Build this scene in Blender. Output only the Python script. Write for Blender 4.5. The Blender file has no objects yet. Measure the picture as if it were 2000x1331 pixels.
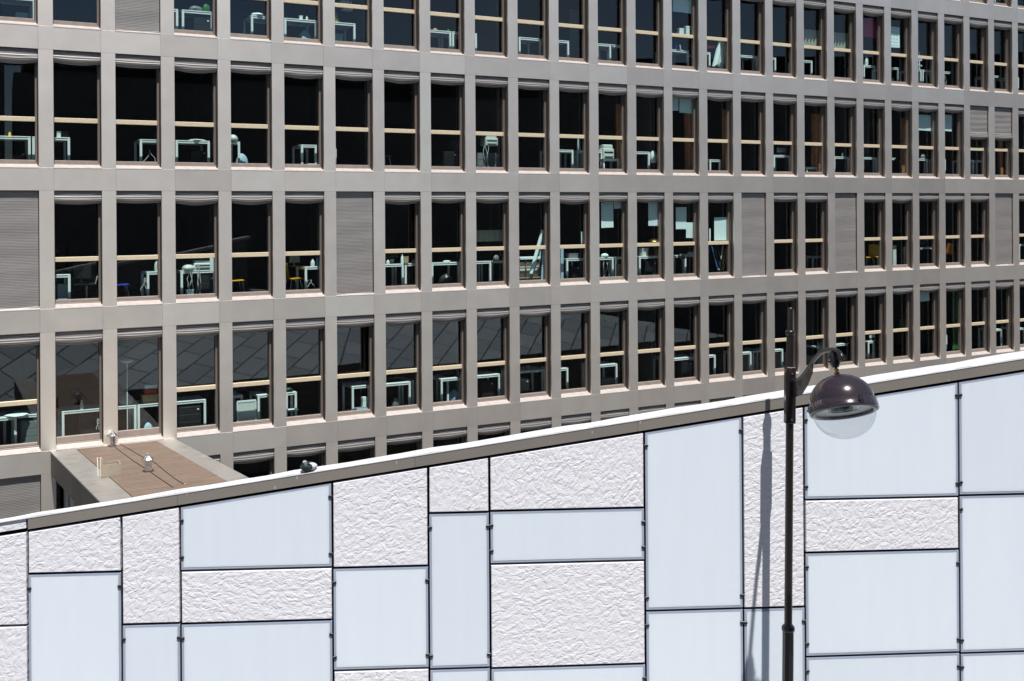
import bpy, math, random
from mathutils import Vector, Matrix
R = math.radians
rnd = random.Random(7)
sc = bpy.context.scene
COL = sc.collection

# ------------------------------------------------------------------ camera
EYE = 9.4                      # eye height above the street
F = 2170.0                     # focal length in photograph pixels
ROLL = 0.007
CY = 414.0                     # horizon row of the photograph
cam_d = bpy.data.cameras.new('camera')
cam = bpy.data.objects.new('camera', cam_d); COL.objects.link(cam)
cam_d.sensor_width = 36; cam_d.lens = 36 * F / 2000
cam_d.shift_y = -(665.5 - CY) / 2000
cam_d.clip_start = .1; cam_d.clip_end = 2000
cam.matrix_world = Matrix.Translation((0, 0, EYE)) @ Matrix.Rotation(R(90), 4, 'X') @ Matrix.Rotation(-ROLL, 4, 'Z')
sc.camera = cam

# ------------------------------------------------------------------ light
SUN_EL, SUN_AZ = 66.1, 18.7    # azimuth to the right of straight behind the camera
w = bpy.data.worlds.new('World'); sc.world = w; w.use_nodes = True
nt = w.node_tree; bg = nt.nodes['Background']
sky = nt.nodes.new('ShaderNodeTexSky'); sky.sky_type = 'NISHITA'; sky.sun_disc = False
sky.sun_elevation = R(SUN_EL); sky.sun_rotation = R(180 - SUN_AZ)
sky.dust_density = .1; sky.ozone_density = 4.0
tc = nt.nodes.new('ShaderNodeTexCoord')
mp = nt.nodes.new('ShaderNodeMapping'); mp.inputs['Scale'].default_value = (1, 1, 2.6)
nz = nt.nodes.new('ShaderNodeTexNoise'); nz.inputs['Scale'].default_value = 3.1; nz.inputs['Detail'].default_value = 7; nz.inputs['Distortion'].default_value = .25
rp = nt.nodes.new('ShaderNodeValToRGB'); rp.color_ramp.elements[0].position = .5; rp.color_ramp.elements[1].position = .72
mx = nt.nodes.new('ShaderNodeMix'); mx.data_type = 'RGBA'
L = nt.links.new
L(tc.outputs['Generated'], mp.inputs['Vector']); L(mp.outputs['Vector'], nz.inputs['Vector']); L(nz.outputs['Fac'], rp.inputs['Fac'])
L(rp.outputs['Color'], mx.inputs[0]); L(sky.outputs['Color'], mx.inputs[6]); mx.inputs[7].default_value = (4.6, 4.9, 5.4, 1)
L(mx.outputs[2], bg.inputs['Color']); bg.inputs['Strength'].default_value = .05
sd = bpy.data.lights.new('sun', 'SUN'); sd.energy = 5.0; sd.angle = R(.5); sd.color = (1, .97, .93)
sun = bpy.data.objects.new('sun', sd); COL.objects.link(sun)
el, az = R(SUN_EL), R(SUN_AZ)
to_sun = Vector((math.sin(az) * math.cos(el), -math.cos(az) * math.cos(el), math.sin(el)))
sun.rotation_euler = to_sun.to_track_quat('Z', 'Y').to_euler()
sun.location = (0, -20, 60)
sc.view_settings.view_transform = 'Standard'; sc.view_settings.look = 'None'
sc.view_settings.exposure = 0.45; sc.view_settings.gamma = 1
sc.render.engine = 'CYCLES'
sc.cycles.transparent_max_bounces = 16
sc.cycles.max_bounces = 8

# ------------------------------------------------------------------ frames of reference
PHI = math.atan(0.0) + 0.5097  # the office facade recedes to the right
FZ = 31.089
S0 = -13.277; MOD = 1.35; OPW = 1.035
CP, SP = math.cos(PHI), math.sin(PHI)
TOPS = [6.978, 3.7616, .557, -2.6603, -5.864]      # opening tops of rows 1..5 (row 0 is above)
TOP = {0: EYE + 10.19, 1: EYE + 6.975, 2: EYE + 3.762, 3: EYE + .557, 4: EYE - 2.660, 5: EYE - 5.864}
OPH = 2.69
BOT = {k: v - OPH for k, v in TOP.items()}

def ray(x, y):
    dx, dy = x - 1000, y - CY
    return (dx - ROLL * dy) / F, (dy + ROLL * dx) / F

def fac(x, y, p):
    """photograph point on the plane p metres behind the facade -> (s, z)"""
    a, b = ray(x, y)
    # X = s*CP - p*SP ; Y = FZ + s*SP + p*CP ; X = a*Y
    s = (a * (FZ + p * CP) + p * SP) / (CP - a * SP)
    Y = FZ + s * SP + p * CP
    return s, EYE - b * Y

WA = R(3.3); WZ = 11.27

# ------------------------------------------------------------------ materials
def mat(name, col=(.5, .5, .5), rough=.5, metal=0, spec=.5, noise=0, nscale=8, bump=0, bscale=40, bdist=.002, coat=0, emit=None):
    m = bpy.data.materials.new(name); m.use_nodes = True
    t = m.node_tree; b = t.nodes['Principled BSDF']
    b.inputs['Base Color'].default_value = (*col, 1); b.inputs['Roughness'].default_value = rough
    b.inputs['Metallic'].default_value = metal; b.inputs['Specular IOR Level'].default_value = spec
    b.inputs['Coat Weight'].default_value = coat
    tx = t.nodes.new('ShaderNodeTexCoord')
    if noise:
        n = t.nodes.new('ShaderNodeTexNoise'); n.inputs['Scale'].default_value = nscale; n.inputs['Detail'].default_value = 6
        t.links.new(tx.outputs['Object'], n.inputs['Vector'])
        r = t.nodes.new('ShaderNodeMapRange'); r.inputs['From Min'].default_value = .3; r.inputs['From Max'].default_value = .7
        r.inputs['To Min'].default_value = 1 - noise; r.inputs['To Max'].default_value = 1 + noise
        t.links.new(n.outputs['Fac'], r.inputs['Value'])
        mu = t.nodes.new('ShaderNodeVectorMath'); mu.operation = 'SCALE'; mu.inputs[0].default_value = col
        t.links.new(r.outputs['Result'], mu.inputs['Scale']); t.links.new(mu.outputs[0], b.inputs['Base Color'])
        r2 = t.nodes.new('ShaderNodeMapRange'); r2.inputs['From Min'].default_value = .3; r2.inputs['From Max'].default_value = .7
        r2.inputs['To Min'].default_value = rough * .85; r2.inputs['To Max'].default_value = min(1, rough * 1.15)
        t.links.new(n.outputs['Fac'], r2.inputs['Value']); t.links.new(r2.outputs['Result'], b.inputs['Roughness'])
    if bump:
        n = t.nodes.new('ShaderNodeTexNoise'); n.inputs['Scale'].default_value = bscale; n.inputs['Detail'].default_value = 3
        t.links.new(tx.outputs['Object'], n.inputs['Vector'])
        bp = t.nodes.new('ShaderNodeBump'); bp.inputs['Strength'].default_value = bump; bp.inputs['Distance'].default_value = bdist
        t.links.new(n.outputs['Fac'], bp.inputs['Height']); t.links.new(bp.outputs['Normal'], b.inputs['Normal'])
    if emit:
        b.inputs['Emission Color'].default_value = (*emit, 1); b.inputs['Emission Strength'].default_value = 1
    return m

M = {}
def cladding(name, col, metal, rough):
    """anodised sheet: every panel a slightly different tone (face attribute), fine grain, soft streaks"""
    m = mat(name, col, rough, metal)
    t = m.node_tree; b = t.nodes['Principled BSDF']
    at = t.nodes.new('ShaderNodeAttribute'); at.attribute_name = 'tone'
    tx = t.nodes.new('ShaderNodeTexCoord')
    n = t.nodes.new('ShaderNodeTexNoise'); n.inputs['Scale'].default_value = 1.6; n.inputs['Detail'].default_value = 5
    t.links.new(tx.outputs['Object'], n.inputs['Vector'])
    g = t.nodes.new('ShaderNodeTexNoise'); g.inputs['Scale'].default_value = 160; g.inputs['Detail'].default_value = 2
    t.links.new(tx.outputs['Object'], g.inputs['Vector'])
    a1 = t.nodes.new('ShaderNodeMapRange'); a1.inputs['From Min'].default_value = .3; a1.inputs['From Max'].default_value = .7; a1.inputs['To Min'].default_value = .95; a1.inputs['To Max'].default_value = 1.05
    t.links.new(n.outputs['Fac'], a1.inputs['Value'])
    a2 = t.nodes.new('ShaderNodeMapRange'); a2.inputs['From Min'].default_value = .3; a2.inputs['From Max'].default_value = .7; a2.inputs['To Min'].default_value = .96; a2.inputs['To Max'].default_value = 1.04
    t.links.new(g.outputs['Fac'], a2.inputs['Value'])
    p = t.nodes.new('ShaderNodeMath'); p.operation = 'MULTIPLY'; t.links.new(a1.outputs[0], p.inputs[0]); t.links.new(a2.outputs[0], p.inputs[1])
    p2 = t.nodes.new('ShaderNodeMath'); p2.operation = 'MULTIPLY'; t.links.new(p.outputs[0], p2.inputs[0]); t.links.new(at.outputs['Fac'], p2.inputs[1])
    mu = t.nodes.new('ShaderNodeVectorMath'); mu.operation = 'SCALE'; mu.inputs[0].default_value = col
    t.links.new(p2.outputs[0], mu.inputs['Scale']); t.links.new(mu.outputs[0], b.inputs['Base Color'])
    return m
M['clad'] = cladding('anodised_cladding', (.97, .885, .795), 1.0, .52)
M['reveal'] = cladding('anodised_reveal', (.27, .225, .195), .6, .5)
M['fascia'] = cladding('fascia_metal', (.26, .235, .21), .3, .5)
M['sill'] = mat('sill_metal', (.50, .45, .42), .45, .25, noise=.06)
M['frame'] = mat('window_frame_metal', (.36, .30, .26), .45, .3, noise=.05)
M['transom'] = mat('transom_rail', (.74, .62, .44), .4, .25, noise=.08, nscale=20)
M['dark'] = mat('dark_joint', (.012, .012, .013), .6)
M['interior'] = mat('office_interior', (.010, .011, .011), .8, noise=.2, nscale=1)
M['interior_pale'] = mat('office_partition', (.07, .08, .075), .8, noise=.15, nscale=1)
M['white'] = mat('white_steel', (.80, .86, .85), .35, noise=.03)
M['whitetop'] = mat('white_laminate', (.78, .84, .83), .4, noise=.04)
M['black'] = mat('black_plastic', (.015, .016, .018), .4, noise=.1)
M['grey'] = mat('grey_plastic', (.18, .20, .21), .5, noise=.08)
M['paper'] = mat('paper', (.70, .80, .80), .9, noise=.05, nscale=30)
M['paleplastic'] = mat('pale_plastic', (.62, .68, .64), .4, noise=.05)
M['yellow'] = mat('yellow_seat', (.95, .50, .01), .35)
M['orange'] = mat('orange_plastic', (.65, .2, .02), .4)
M['red'] = mat('red_fabric', (.5, .06, .02), .7, noise=.1)
M['blue'] = mat('blue_plastic', (.05, .06, .55), .4)
M['bluebottle'] = mat('blue_bottle', (.05, .16, .45), .2)
M['green'] = mat('green_fabric', (.03, .16, .03), .7, noise=.15)
M['leaf'] = mat('plant_leaf', (.03, .09, .03), .6)
M['magenta'] = mat('magenta_shade', (.50, .03, .14), .8)
M['shade'] = mat('inner_roller_shade', (.34, .36, .29), .9, noise=.06)
M['wood'] = mat('brown_wood_door', (.40, .13, .04), .5, noise=.25, nscale=6)
M['card'] = mat('cardboard', (.42, .31, .18), .8, noise=.1)
M['chrome'] = mat('chrome', (.7, .7, .7), .2, 1)
M['brass'] = mat('brass', (.75, .48, .16), .3, 1)
M['bluepale'] = mat('pale_blue_board', (.38, .52, .62), .6, noise=.04)
M['lampbrown'] = mat('lamp_brown_paint', (.015, .0095, .009), .34, 0, coat=.4, bump=.25, bscale=90, bdist=.001)
M['hood'] = mat('hood_brown_paint', (.030, .020, .024), .2, .1, coat=.7)
M['lampwhite'] = mat('lamp_inner_white', (.75, .77, .78), .4)
M['lampmetal'] = mat('lamp_reflector', (.55, .56, .56), .15, 1)
M['coping'] = mat('white_coping', (.54, .54, .56), .7, noise=.10, nscale=6, bump=.4, bscale=18, bdist=.01)
M['backing'] = mat('black_backing', (.004, .004, .004), 1, spec=.1)
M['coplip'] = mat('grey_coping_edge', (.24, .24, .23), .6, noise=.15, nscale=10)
M['concrete'] = mat('concrete_slab', (.20, .20, .20), .8, noise=.1, nscale=2)
M['asphalt'] = mat('asphalt', (.05, .05, .052), .85, noise=.2, nscale=3, bump=.5, bscale=60)
M['galv'] = mat('galvanised_tin', (.62, .63, .65), .28, .95, noise=.1, bump=.6, bscale=18, bdist=.01)
M['box'] = mat('beige_box', (.34, .29, .22), .6, noise=.06)
M['stick'] = mat('pale_stick', (.66, .55, .40), .6, noise=.1)
M['capmetal'] = mat('cap_metal', (.36, .345, .32), .42, .45, noise=.08, nscale=4)
M['boxclad'] = cladding('box_cladding', (.06, .05, .044), .0, .6)
M['cable'] = mat('dark_cable', (.02, .02, .02), .6)
M['white_cable'] = mat('white_cable', (.6, .62, .62), .5)

def glass(name, tint, refl=1.9, rough=0.0):
    m = bpy.data.materials.new(name); m.use_nodes = True; t = m.node_tree; t.nodes.clear()
    o = t.nodes.new('ShaderNodeOutputMaterial'); mxs = t.nodes.new('ShaderNodeMixShader')
    tr = t.nodes.new('ShaderNodeBsdfTransparent'); tr.inputs['Color'].default_value = (*tint, 1)
    gl = t.nodes.new('ShaderNodeBsdfGlossy'); gl.inputs['Roughness'].default_value = rough; gl.inputs['Color'].default_value = (.95, .97, 1, 1)
    # Schlick reflectance from the angle of view, the same from both sides of the sheet
    ge = t.nodes.new('ShaderNodeNewGeometry'); dt = t.nodes.new('ShaderNodeVectorMath'); dt.operation = 'DOT_PRODUCT'
    t.links.new(ge.outputs['Incoming'], dt.inputs[0]); t.links.new(ge.outputs['Normal'], dt.inputs[1])
    ab = t.nodes.new('ShaderNodeMath'); ab.operation = 'ABSOLUTE'; t.links.new(dt.outputs['Value'], ab.inputs[0])
    om = t.nodes.new('ShaderNodeMath'); om.operation = 'SUBTRACT'; om.inputs[0].default_value = 1; t.links.new(ab.outputs[0], om.inputs[1])
    pw_ = t.nodes.new('ShaderNodeMath'); pw_.operation = 'POWER'; pw_.inputs[1].default_value = 5; t.links.new(om.outputs[0], pw_.inputs[0])
    mu = t.nodes.new('ShaderNodeMath'); mu.operation = 'MULTIPLY_ADD'; mu.use_clamp = True; mu.inputs[1].default_value = .9; mu.inputs[2].default_value = .04 * refl
    t.links.new(pw_.outputs[0], mu.inputs[0]); t.links.new(mu.outputs[0], mxs.inputs[0])
    t.links.new(tr.outputs[0], mxs.inputs[1]); t.links.new(gl.outputs[0], mxs.inputs[2]); t.links.new(mxs.outputs[0], o.inputs['Surface'])
    return m
M['glass'] = glass('office_glass', (.84, .935, .92), 2.1)
M['bowl'] = glass('clear_bowl', (.90, .915, .92), 2.0)

def blind_mat():
    m = mat('woven_metal_blind', (.29, .272, .26), .5, .3)
    t = m.node_tree; b = t.nodes['Principled BSDF']
    tx = t.nodes.new('ShaderNodeTexCoord')
    mp = t.nodes.new('ShaderNodeMapping'); mp.inputs['Scale'].default_value = (.35, .35, 1)
    n = t.nodes.new('ShaderNodeTexNoise'); n.inputs['Scale'].default_value = 3; n.inputs['Detail'].default_value = 3
    wv = t.nodes.new('ShaderNodeTexWave'); wv.bands_direction = 'Z'; wv.inputs['Scale'].default_value = 9; wv.inputs['Distortion'].default_value = 2.2; wv.inputs['Detail'].default_value = 2; wv.inputs['Detail Scale'].default_value = .8
    t.links.new(tx.outputs['Object'], mp.inputs[0]); t.links.new(mp.outputs[0], wv.inputs[0])
    n2 = t.nodes.new('ShaderNodeTexNoise'); n2.inputs['Scale'].default_value = 30; n2.inputs['Detail'].default_value = 3
    mp2 = t.nodes.new('ShaderNodeMapping'); mp2.inputs['Scale'].default_value = (.06, .3, 1.4)
    t.links.new(tx.outputs['Object'], mp2.inputs[0]); t.links.new(mp2.outputs[0], n2.inputs[0])
    add = t.nodes.new('ShaderNodeMath'); add.operation = 'ADD'; t.links.new(wv.outputs['Fac'], add.inputs[0]); t.links.new(n2.outputs['Fac'], add.inputs[1])
    r = t.nodes.new('ShaderNodeMapRange'); r.inputs['From Min'].default_value = .3; r.inputs['From Max'].default_value = 1.7; r.inputs['To Min'].default_value = .6; r.inputs['To Max'].default_value = 1.3
    t.links.new(add.outputs[0], r.inputs['Value'])
    mu = t.nodes.new('ShaderNodeVectorMath'); mu.operation = 'SCALE'; mu.inputs[0].default_value = (.29, .272, .26)
    t.links.new(r.outputs[0], mu.inputs['Scale']); t.links.new(mu.outputs[0], b.inputs['Base Color'])
    bp = t.nodes.new('ShaderNodeBump'); bp.inputs['Strength'].default_value = .3; bp.inputs['Distance'].default_value = .006
    t.links.new(add.outputs[0], bp.inputs['Height']); t.links.new(bp.outputs[0], b.inputs['Normal'])
    return m
M['blind'] = blind_mat()

def crumple_mat():
    m = bpy.data.materials.new('crumpled_white_panel'); m.use_nodes = True; t = m.node_tree; b = t.nodes['Principled BSDF']
    b.inputs['Base Color'].default_value = (.735, .73, .77, 1); b.inputs['Roughness'].default_value = .6
    return m
M['crumple'] = crumple_mat()

def frost_mat(name, col, radius, scale):
    m = bpy.data.materials.new(name); m.use_nodes = True; t = m.node_tree; b = t.nodes['Principled BSDF']
    b.inputs['Base Color'].default_value = (*col, 1); b.inputs['Roughness'].default_value = .25
    b.inputs['Subsurface Weight'].default_value = .45; b.inputs['Subsurface Radius'].default_value = radius; b.inputs['Subsurface Scale'].default_value = scale
    b.inputs['Specular IOR Level'].default_value = .5
    tx = t.nodes.new('ShaderNodeTexCoord')
    n = t.nodes.new('ShaderNodeTexNoise'); n.inputs['Scale'].default_value = 2.2; n.inputs['Detail'].default_value = 5
    oi = t.nodes.new('ShaderNodeObjectInfo'); mpp = t.nodes.new('ShaderNodeMapping'); mpp.inputs['Scale'].default_value = (3.5, 1, .35)
    t.links.new(tx.outputs['Object'], mpp.inputs[0]); t.links.new(mpp.outputs[0], n.inputs['Vector'])
    pr = t.nodes.new('ShaderNodeMath'); pr.operation = 'MULTIPLY_ADD'; pr.inputs[1].default_value = .065; pr.inputs[2].default_value = .955; t.links.new(oi.outputs['Random'], pr.inputs[0])
    r = t.nodes.new('ShaderNodeMapRange'); r.inputs['From Min'].default_value = .3; r.inputs['From Max'].default_value = .7; r.inputs['To Min'].default_value = .984; r.inputs['To Max'].default_value = 1.014
    t.links.new(n.outputs['Fac'], r.inputs['Value'])
    mu = t.nodes.new('ShaderNodeVectorMath'); mu.operation = 'SCALE'; mu.inputs[0].default_value = col
    pm = t.nodes.new('ShaderNodeMath'); pm.operation = 'MULTIPLY'; t.links.new(r.outputs[0], pm.inputs[0]); t.links.new(pr.outputs[0], pm.inputs[1])
    t.links.new(pm.outputs[0], mu.inputs['Scale']); t.links.new(mu.outputs[0], b.inputs['Base Color'])
    return m
M['frost'] = frost_mat('frosted_glass', (.735, .805, .905), (1, 1.1, 1.2), .05)
M['frostedge'] = mat('glass_edge_band', (.34, .385, .48), .2, noise=.03)

def paving_mat():
    m = mat('stone_slabs', (.30, .30, .31), .7)
    t = m.node_tree; b = t.nodes['Principled BSDF']
    tx = t.nodes.new('ShaderNodeTexCoord'); mp = t.nodes.new('ShaderNodeMapping'); mp.inputs['Rotation'].default_value = (0, 0, R(24))
    br = t.nodes.new('ShaderNodeTexBrick'); br.inputs['Scale'].default_value = .7; br.inputs['Mortar Size'].default_value = .022; br.inputs['Brick Width'].default_value = 1.1; br.inputs['Row Height'].default_value = .55
    br.inputs['Color1'].default_value = (.26, .32, .35, 1); br.inputs['Color2'].default_value = (.37, .44, .47, 1); br.inputs['Mortar'].default_value = (.07, .08, .085, 1)
    t.links.new(tx.outputs['Object'], mp.inputs[0]); t.links.new(mp.outputs[0], br.inputs['Vector']); t.links.new(br.outputs['Color'], b.inputs['Base Color'])
    return m
M['paving'] = paving_mat()

def deck_mat():
    m = mat('brown_decking', (.22, .15, .11), .7)
    t = m.node_tree; b = t.nodes['Principled BSDF']
    tx = t.nodes.new('ShaderNodeTexCoord')
    sx = t.nodes.new('ShaderNodeSeparateXYZ'); t.links.new(tx.outputs['Object'], sx.inputs[0])
    # fine grooves across the boards (run along x), board joints along x every 0.12 m
    gr = t.nodes.new('ShaderNodeMath'); gr.operation = 'PINGPONG'; gr.inputs[1].default_value = .0125; t.links.new(sx.outputs['Y'], gr.inputs[0])
    lt = t.nodes.new('ShaderNodeMath'); lt.operation = 'LESS_THAN'; lt.inputs[1].default_value = .003; t.links.new(gr.outputs[0], lt.inputs[0])
    n = t.nodes.new('ShaderNodeTexNoise'); n.inputs['Scale'].default_value = 3; n.inputs['Detail'].default_value = 4
    mp = t.nodes.new('ShaderNodeMapping'); mp.inputs['Scale'].default_value = (.5, 4, 1)
    t.links.new(tx.outputs['Object'], mp.inputs[0]); t.links.new(mp.outputs[0], n.inputs['Vector'])
    r = t.nodes.new('ShaderNodeMapRange'); r.inputs['From Min'].default_value = .3; r.inputs['From Max'].default_value = .7; r.inputs['To Min'].default_value = .8; r.inputs['To Max'].default_value = 1.2
    t.links.new(n.outputs['Fac'], r.inputs['Value'])
    sc1 = t.nodes.new('ShaderNodeMath'); sc1.operation = 'MULTIPLY_ADD'; sc1.inputs[1].default_value = -.6; t.links.new(lt.outputs[0], sc1.inputs[0]); t.links.new(r.outputs[0], sc1.inputs[2])
    mu = t.nodes.new('ShaderNodeVectorMath'); mu.operation = 'SCALE'; mu.inputs[0].default_value = (.19, .135, .10)
    t.links.new(sc1.outputs[0], mu.inputs['Scale']); t.links.new(mu.outputs[0], b.inputs['Base Color'])
    return m
M['deck'] = deck_mat()

# ------------------------------------------------------------------ mesh builder
class MB:
    def __init__(s): s.v = []; s.f = []; s.m = []; s.sm = []; s.t = []; s.mats = []
    def mi(s, m):
        if m not in s.mats: s.mats.append(m)
        return s.mats.index(m)
    def add(s, vs, fs, m, smooth=False, tone=1.0):
        o = len(s.v); s.v += [tuple(v) for v in vs]; k = s.mi(m)
        for f in fs: s.f.append([o + i for i in f]); s.m.append(k); s.sm.append(smooth); s.t.append(tone)
    def box(s, x0, x1, y0, y1, z0, z1, m, tone=1.0, bev=0, xf=None):
        if bev:
            b = bev
            vs = []
            for z, i in ((z0, b), (z0 + b, 0), (z1 - b, 0), (z1, b)):
                vs += [(x0 + i + b, y0 + i, z), (x1 - i - b, y0 + i, z), (x1 - i, y0 + i + b, z), (x1 - i, y1 - i - b, z), (x1 - i - b, y1 - i, z), (x0 + i + b, y1 - i, z), (x0 + i, y1 - i - b, z), (x0 + i, y0 + i + b, z)]
            fs = [list(range(7, -1, -1)), list(range(24, 32))]
            for l in range(3):
                for k in range(8): fs.append([l * 8 + k, l * 8 + (k + 1) % 8, l * 8 + 8 + (k + 1) % 8, l * 8 + 8 + k])
        else:
            vs = [(x0, y0, z0), (x1, y0, z0), (x1, y1, z0), (x0, y1, z0), (x0, y0, z1), (x1, y0, z1), (x1, y1, z1), (x0, y1, z1)]
            fs = [(0, 3, 2, 1), (4, 5, 6, 7), (0, 1, 5, 4), (1, 2, 6, 5), (2, 3, 7, 6), (3, 0, 4, 7)]
        if xf: vs = [tuple(xf @ Vector(v)) for v in vs]
        s.add(vs, fs, m, tone=tone)
    def prism(s, pts, y0, y1, m, tone=1.0, xf=None):
        """outline in x,z extruded from y0 to y1"""
        n = len(pts); vs = [(x, y0, z) for x, z in pts] + [(x, y1, z) for x, z in pts]
        fs = [list(range(n)), list(range(2 * n - 1, n - 1, -1))] + [[(i + 1) % n, i, n + i, n + (i + 1) % n] for i in range(n)]
        if xf: vs = [tuple(xf @ Vector(v)) for v in vs]
        s.add(vs, fs, m, tone=tone)
    def tube(s, pts, r, m, n=10, cap=True, smooth=True):
        pts = [Vector(p) for p in pts]; rs = r if isinstance(r, (list, tuple)) else [r] * len(pts)
        vs = []; up = None
        for i, p in enumerate(pts):
            d = (pts[min(i + 1, len(pts) - 1)] - pts[max(i - 1, 0)]).normalized()
            if up is None: up = Vector((0, 0, 1)) if abs(d.z) < .9 else Vector((0, 1, 0))
            a = d.cross(up).normalized(); b = a.cross(d).normalized(); up = b
            for k in range(n):
                th = 2 * math.pi * k / n + math.pi / n
                vs.append(p + (a * math.cos(th) + b * math.sin(th)) * rs[i])
        fs = []
        for i in range(len(pts) - 1):
            for k in range(n): fs.append([i * n + k, i * n + (k + 1) % n, (i + 1) * n + (k + 1) % n, (i + 1) * n + k])
        s.add(vs, fs, m, smooth)
        if cap:
            s.add(vs[:n], [list(range(n - 1, -1, -1))], m); s.add(vs[-n:], [list(range(n))], m)
    def lathe(s, prof, m, n=32, xf=None, smooth=True, cap=True):
        vs = []
        for r_, z in prof:
            for k in range(n):
                th = 2 * math.pi * k / n; vs.append((r_ * math.cos(th), r_ * math.sin(th), z))
        fs = []
        for i in range(len(prof) - 1):
            for k in range(n): fs.append([i * n + k, i * n + (k + 1) % n, (i + 1) * n + (k + 1) % n, (i + 1) * n + k])
        if xf: vs = [tuple(xf @ Vector(v)) for v in vs]
        s.add(vs, fs, m, smooth)
        if cap:
            if prof[0][0] > 1e-4: s.add(vs[:n], [list(range(n - 1, -1, -1))], m)
            if prof[-1][0] > 1e-4: s.add(vs[-n:], [list(range(n))], m)
    def grid(s, fn, nu, nv, m, smooth=True, tone=1.0):
        vs = [fn(i / nu, j / nv) for j in range(nv + 1) for i in range(nu + 1)]
        fs = [[j * (nu + 1) + i, j * (nu + 1) + i + 1, (j + 1) * (nu + 1) + i + 1, (j + 1) * (nu + 1) + i] for j in range(nv) for i in range(nu)]
        s.add(vs, fs, m, smooth, tone)
    def build(s, name, parent=None):
        me = bpy.data.meshes.new(name); me.from_pydata(s.v, [], s.f)
        for m in s.mats: me.materials.append(M[m])
        me.polygons.foreach_set('material_index', s.m); me.polygons.foreach_set('use_smooth', s.sm)
        a = me.attributes.new('tone', 'FLOAT', 'FACE'); a.data.foreach_set('value', s.t)
        me.update()
        o = bpy.data.objects.new(name, me); COL.objects.link(o)
        if parent: o.parent = parent
        return o

used_labels = {}
def tag(o, label=None, cat=None, group=None, kind=None):
    if label: o['label'] = label
    if cat: o['category'] = cat
    if group: o['group'] = group
    if kind: o['kind'] = kind
    if label and cat: used_labels[label] = used_labels.get(label, 0) + 1
    return o
def empty(name, loc, rz=0, **k):
    o = bpy.data.objects.new(name, None); COL.objects.link(o); o.location = loc; o.rotation_euler = (0, 0, rz); o.empty_display_size = .2
    tag(o, **k); return o
M['stone'] = mat('pale_stone', (.20, .19, .18), .8, noise=.12, nscale=2)
M['pg_body'] = mat('pigeon_grey', (.22, .22, .25), .8, noise=.15, nscale=60)
M['pg_breast'] = mat('pigeon_dark_breast', (.018, .014, .022), .6, noise=.2, nscale=80)
M['pg_green'] = mat('pigeon_green_neck', (.015, .055, .04), .4, .2, noise=.3, nscale=60)
M['pg_head'] = mat('pigeon_head', (.24, .26, .31), .7, noise=.1, nscale=80)
M['pg_wing'] = mat('pigeon_wing', (.50, .49, .56), .8, noise=.2, nscale=50)
M['pg_eye'] = mat('pigeon_eye', (.5, .12, .02), .2)

# pale droppings and drip marks on the fascia sheet
def fascia_marks():
    m = M['fascia']; t = m.node_tree; b = t.nodes['Principled BSDF']
    src = b.inputs['Base Color'].links[0].from_socket
    tx = t.nodes.new('ShaderNodeTexCoord'); mp = t.nodes.new('ShaderNodeMapping'); mp.inputs['Scale'].default_value = (6, 1, 1.6)
    t.links.new(tx.outputs['Object'], mp.inputs[0])
    vo = t.nodes.new('ShaderNodeTexVoronoi'); vo.inputs['Scale'].default_value = 2.2; t.links.new(mp.outputs[0], vo.inputs['Vector'])
    lt = t.nodes.new('ShaderNodeMath'); lt.operation = 'LESS_THAN'; lt.inputs[1].default_value = .07; t.links.new(vo.outputs['Distance'], lt.inputs[0])
    n = t.nodes.new('ShaderNodeTexNoise'); n.inputs['Scale'].default_value = 40; n.inputs['Detail'].default_value = 3; t.links.new(tx.outputs['Object'], n.inputs['Vector'])
    mu = t.nodes.new('ShaderNodeMath'); mu.operation = 'MULTIPLY'; t.links.new(lt.outputs[0], mu.inputs[0]); t.links.new(n.outputs['Fac'], mu.inputs[1])
    mx_ = t.nodes.new('ShaderNodeMix'); mx_.data_type = 'RGBA'; t.links.new(mu.outputs[0], mx_.inputs[0]); t.links.new(src, mx_.inputs[6]); mx_.inputs[7].default_value = (.75, .75, .72, 1)
    t.links.new(mx_.outputs[2], b.inputs['Base Color'])
fascia_marks()

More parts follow.
